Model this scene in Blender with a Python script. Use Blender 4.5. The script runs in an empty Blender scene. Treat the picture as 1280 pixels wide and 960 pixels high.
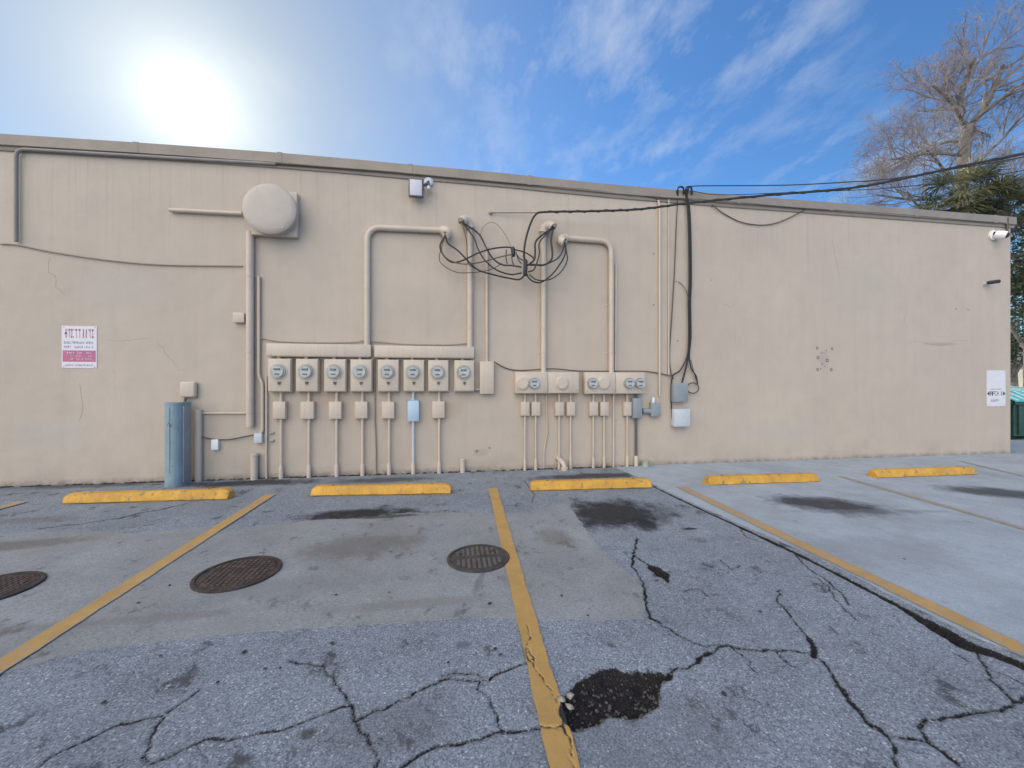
import bpy, bmesh, math, random
import numpy as np
from mathutils import Vector, Matrix, noise as mnoise
from mathutils.geometry import tessellate_polygon

random.seed(7)
R = math.radians
scene = bpy.context.scene
COL = scene.collection

# ------------------------------------------------------------------ survey of the place
F = 493.0            # focal length, photo pixels (1280 wide)
YAW = R(8.65)        # camera turned right of the wall's normal
D, H = 6.5, 1.434    # camera distance from the wall and height
FW = Vector((math.sin(YAW), math.cos(YAW), 0)); RT = Vector((math.cos(YAW), -math.sin(YAW), 0))
CAM = Vector((0, -D, H))

def ray(px, py):
    return FW + RT * ((px - 640) / F) + Vector((0, 0, 1)) * ((480 - py) / F)
def W(px, py, off=0.0):                       # survey point on the plane `off` metres out from the wall
    d = ray(px, py); return CAM + d * ((D - off) / d.y)
def G(px, py, z=0.0):                         # survey point on the ground
    d = ray(px, py); return CAM + d * ((z - H) / d.z)

SUN_EL, SUN_AZ = R(28.9), R(-30.6)             # azimuth from +Y, negative to the left
SUN = Vector((math.sin(SUN_AZ) * math.cos(SUN_EL), math.cos(SUN_AZ) * math.cos(SUN_EL), math.sin(SUN_EL)))

# ------------------------------------------------------------------ materials
def new_mat(name):
    m = bpy.data.materials.new(name); m.use_nodes = True
    nt = m.node_tree; return m, nt, nt.nodes['Principled BSDF']
def N(nt, kind, **kw):
    n = nt.nodes.new(kind)
    for k, v in kw.items():
        if k in n.inputs: n.inputs[k].default_value = v
        else: setattr(n, k, v)
    return n
def L(nt, a, b): nt.links.new(a, b)
def pos(nt): return N(nt, 'ShaderNodeNewGeometry').outputs['Position']
def noise(nt, vec, scale, detail=4, rough=.55, out='Fac'):
    n = N(nt, 'ShaderNodeTexNoise'); n.inputs['Scale'].default_value = scale
    n.inputs['Detail'].default_value = detail; n.inputs['Roughness'].default_value = rough
    if vec is not None: L(nt, vec, n.inputs['Vector'])
    return n.outputs[out]
def rng(nt, val, a, b, c=0., d=1., smooth=False):
    n = N(nt, 'ShaderNodeMapRange'); n.clamp = True
    if smooth: n.interpolation_type = 'SMOOTHSTEP'
    for i, v in enumerate((a, b, c, d)): n.inputs[i + 1].default_value = v
    L(nt, val, n.inputs[0]); return n.outputs[0]
def mth(nt, op, a, b=None, c=None):
    n = N(nt, 'ShaderNodeMath', operation=op)
    for i, v in enumerate((a, b, c)):
        if v is None: continue
        if isinstance(v, (int, float)): n.inputs[i].default_value = v
        else: L(nt, v, n.inputs[i])
    return n.outputs[0]
def mix(nt, fac, a, b, mode='MIX'):
    n = N(nt, 'ShaderNodeMix', data_type='RGBA', blend_type=mode)
    for i, v in ((0, fac), (6, a), (7, b)):
        if isinstance(v, (int, float)): n.inputs[i].default_value = v
        elif isinstance(v, tuple): n.inputs[i].default_value = (*v[:3], 1)
        else: L(nt, v, n.inputs[i])
    return n.outputs[2]
def bump(nt, bsdf, height, dist, strength=1.0, prev=None):
    b = N(nt, 'ShaderNodeBump'); b.inputs['Distance'].default_value = dist; b.inputs['Strength'].default_value = strength
    L(nt, height, b.inputs['Height'])
    if prev is not None: L(nt, prev, b.inputs['Normal'])
    L(nt, b.outputs[0], bsdf.inputs['Normal']); return b.outputs[0]
def mapped(nt, vec, scale=(1, 1, 1), loc=(0, 0, 0), rot=(0, 0, 0)):
    m = N(nt, 'ShaderNodeMapping'); m.inputs['Scale'].default_value = scale
    m.inputs['Location'].default_value = loc; m.inputs['Rotation'].default_value = rot
    L(nt, vec, m.inputs['Vector']); return m.outputs[0]
def blob(nt, vec, c, rx, ry, ang=0.0):          # soft round stain: 1 in its middle, 0 outside
    s = N(nt, 'ShaderNodeVectorMath', operation='SUBTRACT'); L(nt, vec, s.inputs[0]); s.inputs[1].default_value = (c[0], c[1], 0)
    v = mapped(nt, s.outputs[0], rot=(0, 0, -ang)); v = mapped(nt, v, scale=(1 / rx, 1 / ry, 0))
    l = N(nt, 'ShaderNodeVectorMath', operation='LENGTH'); L(nt, v, l.inputs[0])
    return rng(nt, l.outputs['Value'], 1.0, 0.15, 0, 1, True)

def paint(name, col, rough=.6, var=.14, scale=5., bmp=.0012, bscale=140., metal=0., spot=None, spot_t=(.66, .74), spot_s=22., streak=None):
    m, nt, b = new_mat(name); p = pos(nt)
    f = noise(nt, p, scale, 5, .6)
    lo = tuple(c * (1 - var) for c in col); hi = tuple(min(1, c * (1 + var)) for c in col)
    c = mix(nt, rng(nt, f, .3, .7), lo, hi)
    if streak:
        s = noise(nt, mapped(nt, p, (30, 30, 1.2)), 1., 4)
        c = mix(nt, mth(nt, 'MULTIPLY', rng(nt, s, .52, .75), .5), c, streak)
    if spot:
        c = mix(nt, rng(nt, noise(nt, p, spot_s, 6, .65), *spot_t), c, spot)
    L(nt, c, b.inputs['Base Color']); b.inputs['Roughness'].default_value = rough; b.inputs['Metallic'].default_value = metal
    L(nt, rng(nt, noise(nt, p, 35, 4), .3, .7, max(0.05, rough - .12), min(1, rough + .12)), b.inputs['Roughness'])
    if bmp: bump(nt, b, noise(nt, p, bscale, 3), bmp)
    return m

WALLC = (.500, .424, .353)
M = {}
M['beige'] = paint('beige_paint', (.54, .46, .38), .5, .06, 4, .0006, 90, streak=(.45, .34, .26), spot=(.36, .25, .17), spot_t=(.70, .76), spot_s=14)
M['beige_pipe'] = paint('beige_pipe_paint', (.52, .44, .365), .5, .07, 4, .0005, 90, spot=(.33, .25, .19), spot_t=(.70, .77), spot_s=18)
M['coping'] = paint('coping_paint', (.265, .225, .19), .55, .12, 3, .0008, 60, streak=(.28, .22, .17), spot=(.22, .17, .13), spot_t=(.66, .74), spot_s=9)
M['grey'] = paint('galvanised_grey', (.30, .305, .31), .45, .14, 9, .0004, 120, .5)
M['greybox'] = paint('grey_enamel', (.255, .28, .305), .5, .1, 6, .0004, 90)
M['lightgrey'] = paint('pale_grey_plastic', (.50, .535, .57), .5, .07, 6, .0004, 90)
M['bluegrey'] = paint('pale_blue_enamel', (.42, .54, .66), .45, .06, 6, .0004, 90)
M['pedestal'] = paint('faded_blue_paint', (.215, .30, .35), .5, .15, 3.5, .0008, 60, streak=(.14, .20, .24), spot=(.13, .18, .21), spot_t=(.66, .73), spot_s=12)
M['darkgrey'] = paint('dark_grey_metal', (.09, .095, .105), .5, .15, 8, .0004, 90)
M['black'] = paint('black_rubber', (.022, .022, .024), .55, .2, 20, .0004, 200)
M['browncable'] = paint('weathered_cable', (.10, .08, .065), .7, .2, 20, .0004, 200)
M['paintedcable'] = paint('overpainted_cable', (.30, .235, .19), .7, .15, 10, .0004, 200)
M['dialface'] = paint('pale_dial', (.60, .60, .58), .5, .08, 14, 0)
M['meterring'] = paint('meter_ring_steel', (.42, .42, .41), .4, .12, 9, .0003, 90, .5)
M['displaygrey'] = paint('meter_display', (.16, .16, .165), .4, .2, 30, 0)
M['condgrey'] = paint('dull_painted_conduit', (.25, .225, .215), .6, .12, 5, .0004, 90)
M['white'] = paint('white_plastic', (.80, .80, .79), .4, .04, 6, .0002, 90)
M['rust'] = paint('rusty_iron', (.042, .031, .028), .75, .45, 9, .002, 90, spot=(.15, .075, .045), spot_t=(.55, .68), spot_s=18)
M['iron'] = paint('grey_cast_iron', (.055, .050, .046), .7, .4, 9, .002, 90, spot=(.06, .045, .035), spot_t=(.55, .68), spot_s=18)
M['curb_yellow'] = paint('yellow_stop_paint', (.56, .30, .038), .65, .2, 5, .004, 70, spot=(.20, .165, .125), spot_t=(.57, .66), spot_s=15, streak=(.33, .19, .07))
M['bark'] = paint('grey_bark', (.165, .148, .125), .85, .35, 3, .02, 14, spot=(.085, .075, .065), spot_t=(.5, .6), spot_s=5)
M['twig'] = paint('pale_twig', (.245, .215, .215), .85, .25, 2, 0)
M['palmtrunk'] = paint('palm_trunk', (.20, .17, .13), .9, .3, 6, .02, 12)
M['rust_worn'] = paint('worn_rusty_studs', (.078, .052, .043), .6, .6, 12, .001, 90, spot=(.30, .24, .20), spot_t=(.62, .70), spot_s=24)
M['iron_worn'] = paint('worn_iron_bars', (.12, .108, .095), .55, .45, 9, .001, 90, spot=(.07, .055, .045), spot_t=(.5, .62), spot_s=9)
M['dirt'] = paint('dark_soil', (.045, .038, .030), .95, .4, 25, .006, 60)
M['stone'] = paint('pale_stone', (.33, .285, .235), .85, .2, 30, .002, 90)
M['sign_white'] = paint('sign_white', (.66, .64, .68), .45, .05, 8, 0)
M['sign_pink'] = paint('sign_pink', (.58, .33, .40), .5, .08, 30, 0)
M['sign_red'] = paint('sign_red', (.46, .13, .24), .5, .12, 30, 0)
M['sign_violet'] = paint('sign_violet', (.40, .36, .50), .5, .12, 30, 0)
M['sign_black'] = paint('sign_black', (.03, .03, .035), .5, .2, 30, 0)
M['sign_grey'] = paint('sign_grey', (.30, .30, .33), .5, .2, 30, 0)
M['dumpster'] = paint('dark_green_paint', (.018, .055, .040), .5, .3, 4, .001, 60, spot=(.07, .045, .03), spot_t=(.64, .72), spot_s=8)
M['teal'] = paint('teal_plastic', (.10, .50, .50), .45, .08, 4, 0)
M['palebeige'] = paint('pale_stucco', (.60, .55, .45), .8, .1, 3, .002, 60)
M['roofing'] = paint('grey_shingle', (.20, .19, .18), .9, .25, 12, .01, 20)

# meter glass and dial
m, nt, b = new_mat('meter_glass'); b.inputs['Base Color'].default_value = (.9, .95, .97, 1); b.inputs['Roughness'].default_value = .04
b.inputs['Transmission Weight'].default_value = 1.0; b.inputs['IOR'].default_value = 1.25; M['glass'] = m
m, nt, b = new_mat('lamp_lens'); b.inputs['Base Color'].default_value = (.50, .50, .56, 1); b.inputs['Roughness'].default_value = .15
p = pos(nt); bump(nt, b, noise(nt, p, 60, 1), .004); M['lens'] = m

# wall stucco
m, nt, b = new_mat('painted_stucco'); p = pos(nt)
big = noise(nt, p, .55, 4, .55); mid = noise(nt, p, 3.2, 6, .6); fine = noise(nt, p, 30, 5, .7)
c = mix(nt, rng(nt, big, .3, .7), tuple(v * .93 for v in WALLC), tuple(v * 1.05 for v in WALLC))
c = mix(nt, mth(nt, 'MULTIPLY', rng(nt, mid, .45, .75), .40), c, tuple(v * x for v, x in zip(WALLC, (.80, .82, .85))))
st = noise(nt, mapped(nt, p, (7, 7, .28)), 1., 5, .6)
c = mix(nt, mth(nt, 'MULTIPLY', rng(nt, st, .5, .8), .30), c, (.40, .32, .27))
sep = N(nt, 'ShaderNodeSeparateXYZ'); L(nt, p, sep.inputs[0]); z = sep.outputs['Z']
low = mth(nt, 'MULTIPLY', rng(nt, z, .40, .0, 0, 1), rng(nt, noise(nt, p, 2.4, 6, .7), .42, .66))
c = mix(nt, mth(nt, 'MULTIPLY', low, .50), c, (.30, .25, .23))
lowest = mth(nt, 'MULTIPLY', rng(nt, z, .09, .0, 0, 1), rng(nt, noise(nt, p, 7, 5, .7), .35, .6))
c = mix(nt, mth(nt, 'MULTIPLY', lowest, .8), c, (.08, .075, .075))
c = mix(nt, mth(nt, 'MULTIPLY', rng(nt, noise(nt, p, 11, 6, .7), .68, .76), .30), c, (.34, .27, .22))
c = mix(nt, mth(nt, 'MULTIPLY', rng(nt, fine, .35, .7), .18), c, (.42, .33, .26))
xz = N(nt, 'ShaderNodeCombineXYZ'); L(nt, sep.outputs['X'], xz.inputs[0]); L(nt, z, xz.inputs[1])
WN = noise(nt, p, 5, 8, .72); WD = noise(nt, mapped(nt, p, (16, 16, .9)), 1., 5, .65)
for (px, py, rx, rz, col, amt) in ((412, 500, .75, .22, (.42, .29, .19), .45), (560, 512, .45, .30, (.44, .31, .20), .40), (768, 498, .45, .20, (.38, .22, .13), .45), (690, 500, .6, .22, (.42, .30, .21), .35),
        (1030, 449, .22, .26, (.36, .31, .285), .55), (1175, 430, .75, .06, (.30, .26, .23), .55), (830, 588, .5, .10, (.40, .24, .19), .5), (600, 566, .25, .12, (.33, .28, .25), .5), (150, 360, 1.0, .5, (.44, .40, .37), .4),
        (860, 330, .22, 1.1, (.42, .36, .31), .35), (310, 420, .30, 1.3, (.42, .36, .31), .35), (1080, 360, 1.3, .9, (.45, .40, .355), .5), (60, 540, .9, .35, (.43, .40, .385), .45), (980, 540, 1.6, .3, (.44, .395, .37), .5), (510, 345, .9, .4, (.55, .46, .375), .35), (640, 262, .5, .35, (.42, .36, .31), .35)):
    w_ = W(px, py); s_ = blob(nt, xz.outputs[0], (w_.x, w_.z), rx, rz)
    s_ = mth(nt, 'ADD', s_, mth(nt, 'MULTIPLY', mth(nt, 'SUBTRACT', mth(nt, 'ADD', mth(nt, 'MULTIPLY', WN, .6), mth(nt, 'MULTIPLY', WD, .4)), .5), 1.9))
    c = mix(nt, mth(nt, 'MULTIPLY', rng(nt, s_, .35, 1.0), amt), c, col)
drip = noise(nt, mapped(nt, p, (22, 22, .35)), 1., 5, .6)
topd = mth(nt, 'MULTIPLY', rng(nt, z, 3.2, 4.6, 0, 1), rng(nt, drip, .56, .72))
c = mix(nt, mth(nt, 'MULTIPLY', topd, .38), c, (.30, .255, .22))
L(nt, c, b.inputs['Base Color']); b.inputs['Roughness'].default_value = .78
n1 = bump(nt, b, noise(nt, p, 70, 6, .7), .006, .8)
bump(nt, b, noise(nt, mapped(nt, p, (1, 1, 1)), 2.2, 3), .03, .5, n1)
M['wall'] = m

# asphalt: worn, with pale aggregate; the attribute `edge` is the signed distance to cracks and holes
def pavement(name, dark, light, chip, grit, chips, stains, attrs=True, wear=.0, tint=None, rough_b=.006):
    m, nt, b = new_mat(name); p = pos(nt)
    v = N(nt, 'ShaderNodeTexVoronoi'); v.inputs['Scale'].default_value = grit; L(nt, p, v.inputs['Vector'])
    sc = N(nt, 'ShaderNodeSeparateColor'); L(nt, v.outputs['Color'], sc.inputs[0])
    g = sc.outputs[0]
    f = noise(nt, p, grit * .8, 3, .7)
    a = mth(nt, 'ADD', mth(nt, 'MULTIPLY', g, .55), mth(nt, 'MULTIPLY', f, .55))
    c = mix(nt, rng(nt, a, .25, .85), dark, light)
    c = mix(nt, rng(nt, sc.outputs[1], 1 - chips, 1 - chips + .04), c, chip)
    big = noise(nt, p, .9, 5, .6); mid = noise(nt, p, 4.5, 6, .65)
    c = mix(nt, 1.0, c, mix(nt, rng(nt, big, .3, .7), (.84, .83, .82), (1.12, 1.12, 1.12)), 'MULTIPLY')
    c = mix(nt, 1.0, c, mix(nt, rng(nt, mid, .35, .7), (.90, .90, .90), (1.06, 1.06, 1.06)), 'MULTIPLY')
    if tint: c = mix(nt, mth(nt, 'MULTIPLY', rng(nt, noise(nt, p, 1.6, 6, .7), .48, .7), .5), c, tint)
    SN = noise(nt, mapped(nt, p, (1, .8, 1)), 4.2, 9, .74)
    for (px, py, rx, ry, ang, col, amt, hard) in stains:
        cc = G(px, py)
        s = blob(nt, p, cc, rx, ry, ang)
        s = mth(nt, 'ADD', s, mth(nt, 'MULTIPLY', mth(nt, 'SUBTRACT', SN, .5), hard * 2.1))
        s = mth(nt, 'MULTIPLY', rng(nt, s, .20, .85), amt)
        c = mix(nt, s, c, col)
    h = mth(nt, 'ADD', mth(nt, 'MULTIPLY', g, .5), f)
    L(nt, c, b.inputs['Base Color'])
    rr = .88
    if attrs:
        at = N(nt, 'ShaderNodeAttribute', attribute_name='edge')
        e = mth(nt, 'ADD', at.outputs['Fac'], mth(nt, 'MULTIPLY', mth(nt, 'SUBTRACT', noise(nt, p, 75, 5, .75), .5), .030))
        k = rng(nt, e, .0022, -.0022, 0, 1)
        rim = rng(nt, e, .012, .0, 0, .40)
        c = mix(nt, rim, c, (.075, .072, .075))
        cr = mix(nt, rng(nt, noise(nt, p, 95, 6, .75), .50, .68), (.010, .009, .010), (.062, .052, .047))
        c = mix(nt, k, c, cr)
        # fine secondary crazing of old asphalt, only in places
        wv_ = N(nt, 'ShaderNodeVectorMath', operation='ADD'); L(nt, p, wv_.inputs[0])
        wn = N(nt, 'ShaderNodeVectorMath', operation='SCALE'); wn.inputs['Scale'].default_value = .22
        L(nt, noise(nt, p, 5, 6, .7, 'Color'), wn.inputs[0]); L(nt, wn.outputs[0], wv_.inputs[1])
        vz = N(nt, 'ShaderNodeTexVoronoi', feature='DISTANCE_TO_EDGE'); vz.inputs['Scale'].default_value = 2.6; L(nt, wv_.outputs[0], vz.inputs['Vector'])
        cz = mth(nt, 'MULTIPLY', rng(nt, vz.outputs['Distance'], .010, .003, 0, 1), rng(nt, noise(nt, p, 1.7, 4, .6), .52, .62))
        c = mix(nt, mth(nt, 'MULTIPLY', cz, .75), c, (.035, .033, .034))
        L(nt, c, b.inputs['Base Color'])
    b.inputs['Roughness'].default_value = rr; b.inputs['Specular IOR Level'].default_value = .3
    n1 = bump(nt, b, h, rough_b, .7)
    bump(nt, b, mid, .012, .5, n1)
    return m
OIL = (.018, .017, .019); BRN = (.135, .115, .10)
M['asphalt'] = pavement('worn_asphalt', (.125, .143, .170), (.335, .376, .43), (.54, .57, .60), 150, .05, [
    (452, 643, 1.0, .36, 0, OIL, .95, 1.1), (768, 642, 1.05, .80, .2, OIL, .93, 1.15), (862, 661, .13, .045, .0, OIL, .97, .5),
    (800, 655, .28, .25, 0, OIL, .80, 1.5), (385, 917, .055, .05, 0, (.06, .055, .05), .75, .5), (578, 806, .08, .06, 0, (.09, .09, .1), .6, .8),
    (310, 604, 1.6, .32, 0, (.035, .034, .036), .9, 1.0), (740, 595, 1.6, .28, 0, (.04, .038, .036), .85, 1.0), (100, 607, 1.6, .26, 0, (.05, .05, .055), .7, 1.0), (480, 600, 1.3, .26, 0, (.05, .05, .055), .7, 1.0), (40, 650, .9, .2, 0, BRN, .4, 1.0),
    (800, 920, .8, .35, 0, (.12, .125, .14), .35, .9), (930, 640, .9, .2, 0, (.10, .105, .12), .55, 1.2), (480, 905, .5, .25, 0, (.11, .11, .12), .35, 1.0)], True)
M['patch'] = pavement('smooth_concrete_patch', (.215, .228, .236), (.322, .338, .350), (.43, .43, .43), 120, .02, [
    (450, 683, .85, .42, .1, BRN, .60, 1.2), (20, 682, .95, .22, .1, BRN, .62, 1.1), (692, 672, .32, .30, 0, BRN, .55, 1.2),
    (160, 776, 1.3, .09, .0, (.19, .18, .17), .55, 1.2), (520, 755, 1.0, .10, 0, (.19, .18, .165), .5, 1.2), (480, 646, .7, .09, 0, OIL, .75, 1.5),
    (610, 758, .10, .05, 0, (.20, .22, .27), .6, .6), (600, 725, .05, .30, -.3, (.13, .125, .12), .55, .9), (360, 735, .8, .25, 0, (.20, .20, .195), .5, 1.2)],
    False, tint=(.25, .24, .215), rough_b=.003)
M['pad'] = pavement('brushed_concrete', (.295, .338, .38), (.39, .438, .49), (.48, .52, .56), 130, .012, [
    (1035, 632, 1.0, .55, -.5, (.035, .033, .035), .92, .8), (1255, 617, 1.1, .5, -.5, (.04, .038, .04), .85, .8), (1100, 690, 1.2, .5, -.1, (.20, .205, .215), .35, 1.2),
    (1100, 640, 1.4, .12, -.15, (.16, .165, .175), .5, 1.2)], False, tint=(.30, .325, .35), rough_b=.0022)

# thermoplastic line paint, worn; shares the crack attribute
m, nt, b = new_mat('yellow_line_paint'); p = pos(nt)
c = mix(nt, rng(nt, noise(nt, p, 6, 5, .65), .3, .7), (.40, .24, .075), (.52, .315, .095))
c = mix(nt, mth(nt, 'MULTIPLY', rng(nt, noise(nt, p, 42, 6, .75), .54, .70), .6), c, (.32, .23, .12))
at = N(nt, 'ShaderNodeAttribute', attribute_name='edge')
e = mth(nt, 'ADD', at.outputs['Fac'], mth(nt, 'MULTIPLY', mth(nt, 'SUBTRACT', noise(nt, p, 55, 4, .7), .5), .014))
c = mix(nt, rng(nt, e, .002, -.002), c, (.03, .026, .024))
wa = N(nt, 'ShaderNodeAttribute', attribute_name='wear')
wv = mth(nt, 'ADD', wa.outputs['Fac'], mth(nt, 'MULTIPLY', mth(nt, 'SUBTRACT', noise(nt, p, 26, 8, .78), .5), 1.35))
c = mix(nt, rng(nt, wv, .38, .62), c, (.27, .275, .28))
L(nt, c, b.inputs['Base Color']); b.inputs['Roughness'].default_value = .75
bump(nt, b, noise(nt, p, 130, 4, .7), .004, .7); M['line'] = m

def leafmat(name, c0, c1, c2):
    m, nt, b = new_mat(name); p = pos(nt)
    c = mix(nt, rng(nt, noise(nt, p, 2.2, 3), .35, .65), c0, c1)
    c = mix(nt, mth(nt, 'MULTIPLY', rng(nt, noise(nt, p, 14, 2), .45, .7), .7), c, c2)
    L(nt, c, b.inputs['Base Color']); b.inputs['Roughness'].default_value = .5
    tr = N(nt, 'ShaderNodeBsdfTranslucent'); L(nt, c, tr.inputs[0])
    ms = N(nt, 'ShaderNodeMixShader'); ms.inputs[0].default_value = .35
    L(nt, b.outputs[0], ms.inputs[1]); L(nt, tr.outputs[0], ms.inputs[2])
    L(nt, ms.outputs[0], nt.nodes['Material Output'].inputs['Surface']); return m
M['palmleaf'] = leafmat('palm_frond_green', (.042, .050, .020), (.105, .108, .046), (.31, .29, .16))
M['oakleaf'] = leafmat('dark_oak_leaf', (.035, .048, .022), (.065, .08, .03), (.10, .11, .05))

# ------------------------------------------------------------------ mesh building
class MB:
    def __init__(s): s.bm = bmesh.new()
    def _merge(s, t):
        me = bpy.data.meshes.new('tmp'); t.to_mesh(me); t.free(); s.bm.from_mesh(me); bpy.data.meshes.remove(me)
    def box(s, x0, x1, y0, y1, z0, z1, bev=.006, seg=2):
        t = bmesh.new(); bmesh.ops.create_cube(t, size=1)
        for v in t.verts:
            v.co = Vector(((x0 + x1) / 2 + v.co.x * abs(x1 - x0), (y0 + y1) / 2 + v.co.y * abs(y1 - y0), (z0 + z1) / 2 + v.co.z * abs(z1 - z0)))
        if bev: bmesh.ops.bevel(t, geom=t.edges[:], offset=bev, segments=seg, affect='EDGES', profile=.5)
        s._merge(t); return s
    def tube(s, pts, r, n=8, caps=True, r2=None):
        pts = [Vector(p) for p in pts]; k = len(pts)
        rings = []; up = None
        for i, p in enumerate(pts):
            t = (pts[min(i + 1, k - 1)] - pts[max(i - 1, 0)])
            if t.length < 1e-9: t = Vector((0, 0, 1))
            t.normalize()
            if up is None: up = t.orthogonal().normalized()
            else:
                up = up - t * up.dot(t)
                up = up.normalized() if up.length > 1e-6 else t.orthogonal().normalized()
            sd = t.cross(up)
            rr = r if r2 is None else r + (r2 - r) * i / max(1, k - 1)
            rings.append([s.bm.verts.new(p + (up * math.cos(2 * math.pi * j / n) + sd * math.sin(2 * math.pi * j / n)) * rr) for j in range(n)])
        for a, b in zip(rings, rings[1:]):
            for j in range(n): s.bm.faces.new((a[j], a[(j + 1) % n], b[(j + 1) % n], b[j]))
        if caps and n > 2:
            s.bm.faces.new(rings[0][::-1]); s.bm.faces.new(rings[-1])
        return s
    def lathe(s, c, axis, prof, n=28):         # prof: (distance along axis, radius)
        c = Vector(c); ax = Vector(axis).normalized(); u = ax.orthogonal().normalized(); w = ax.cross(u)
        rings = []
        for h, r in prof:
            if r < 1e-6: rings.append([s.bm.verts.new(c + ax * h)])
            else: rings.append([s.bm.verts.new(c + ax * h + (u * math.cos(2 * math.pi * j / n) + w * math.sin(2 * math.pi * j / n)) * r) for j in range(n)])
        for a, b in zip(rings, rings[1:]):
            for j in range(n):
                q = [a[j % len(a)], a[(j + 1) % len(a)], b[(j + 1) % len(b)], b[j % len(b)]]
                u_ = []
                for v in q:
                    if v not in u_: u_.append(v)
                if len(u_) > 2: s.bm.faces.new(u_)
        return s
    def prism(s, pts, d):                      # closed outline extruded by vector d
        a = [s.bm.verts.new(Vector(p)) for p in pts]; b = [s.bm.verts.new(Vector(p) + Vector(d)) for p in pts]
        n = len(a)
        s.bm.faces.new(a); s.bm.faces.new(b[::-1])
        for i in range(n): s.bm.faces.new((a[i], b[i], b[(i + 1) % n], a[(i + 1) % n]))
        return s
    def quad(s, *p):
        s.bm.faces.new([s.bm.verts.new(Vector(q)) for q in p]); return s
    def build(s, name, mat, parent=None, smooth=True):
        bmesh.ops.recalc_face_normals(s.bm, faces=s.bm.faces[:])
        if parent is not None:
            o = parent; off = Vector((0, 0, 0))
            while o is not None: off += o.location; o = o.parent
            bmesh.ops.translate(s.bm, verts=s.bm.verts[:], vec=-off)
        me = bpy.data.meshes.new(name); s.bm.to_mesh(me); s.bm.free()
        if smooth:
            me.polygons.foreach_set('use_smooth', [True] * len(me.polygons))
            if hasattr(me, 'set_sharp_from_angle'): me.set_sharp_from_angle(angle=R(38))
        me.materials.append(M[mat] if isinstance(mat, str) else mat)
        o = bpy.data.objects.new(name, me); COL.objects.link(o)
        if parent is not None: o.parent = parent
        return o
def tag(o, label=None, cat=None, group=None, kind=None):
    for k, v in (('label', label), ('category', cat), ('group', group), ('kind', kind)):
        if v: o[k] = v
    return o
def thing(name, loc, label, cat, group=None):
    o = bpy.data.objects.new(name, None); COL.objects.link(o); o.location = loc; o.empty_display_size = .1
    return tag(o, label, cat, group)
def dup(root, loc, label, group=None):
    r = root.copy(); COL.objects.link(r); r.location = loc; r['label'] = label
    if group: r['group'] = group
    def kids(a, b):
        for ch in list(a.children):
            c = ch.copy(); COL.objects.link(c); c.parent = b; kids(ch, c)
    kids(root, r); return r
def spline(pts, n=8):
    pts = [Vector(p) for p in pts]; out = []
    P = [pts[0] * 2 - pts[1]] + pts + [pts[-1] * 2 - pts[-2]]
    for i in range(1, len(P) - 2):
        a, b, c, d = P[i - 1:i + 3]
        for k in range(n):
            t = k / n
            out.append(.5 * ((2 * b) + (c - a) * t + (2 * a - 5 * b + 4 * c - d) * t * t + (3 * b - a - 3 * c + d) * t ** 3))
    out.append(pts[-1]); return out
def bend(pts, r, n=7):                          # polyline with rounded corners
    pts = [Vector(p) for p in pts]; out = [pts[0]]
    for i in range(1, len(pts) - 1):
        p = pts[i]; a = (pts[i - 1] - p).normalized(); c = (pts[i + 1] - p).normalized()
        A = p + a * r; C = p + c * r
        for k in range(n + 1):
            t = k / n; out.append(A * (1 - t) ** 2 + p * 2 * t * (1 - t) + C * t * t)
    out.append(pts[-1]); return out
def pxbox(mb, x0, y0, x1, y1, off0, off1, bev=.006):    # a box on the wall from its surveyed front face
    cy, cx = (y0 + y1) / 2, (x0 + x1) / 2
    X0, X1 = W(x0, cy, off1).x, W(x1, cy, off1).x
    Z0, Z1 = W(cx, y1, off1).z, W(cx, y0, off1).z
    mb.box(X0, X1, -off0, -off1, Z0, Z1, bev); return X0, X1, Z0, Z1

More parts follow.
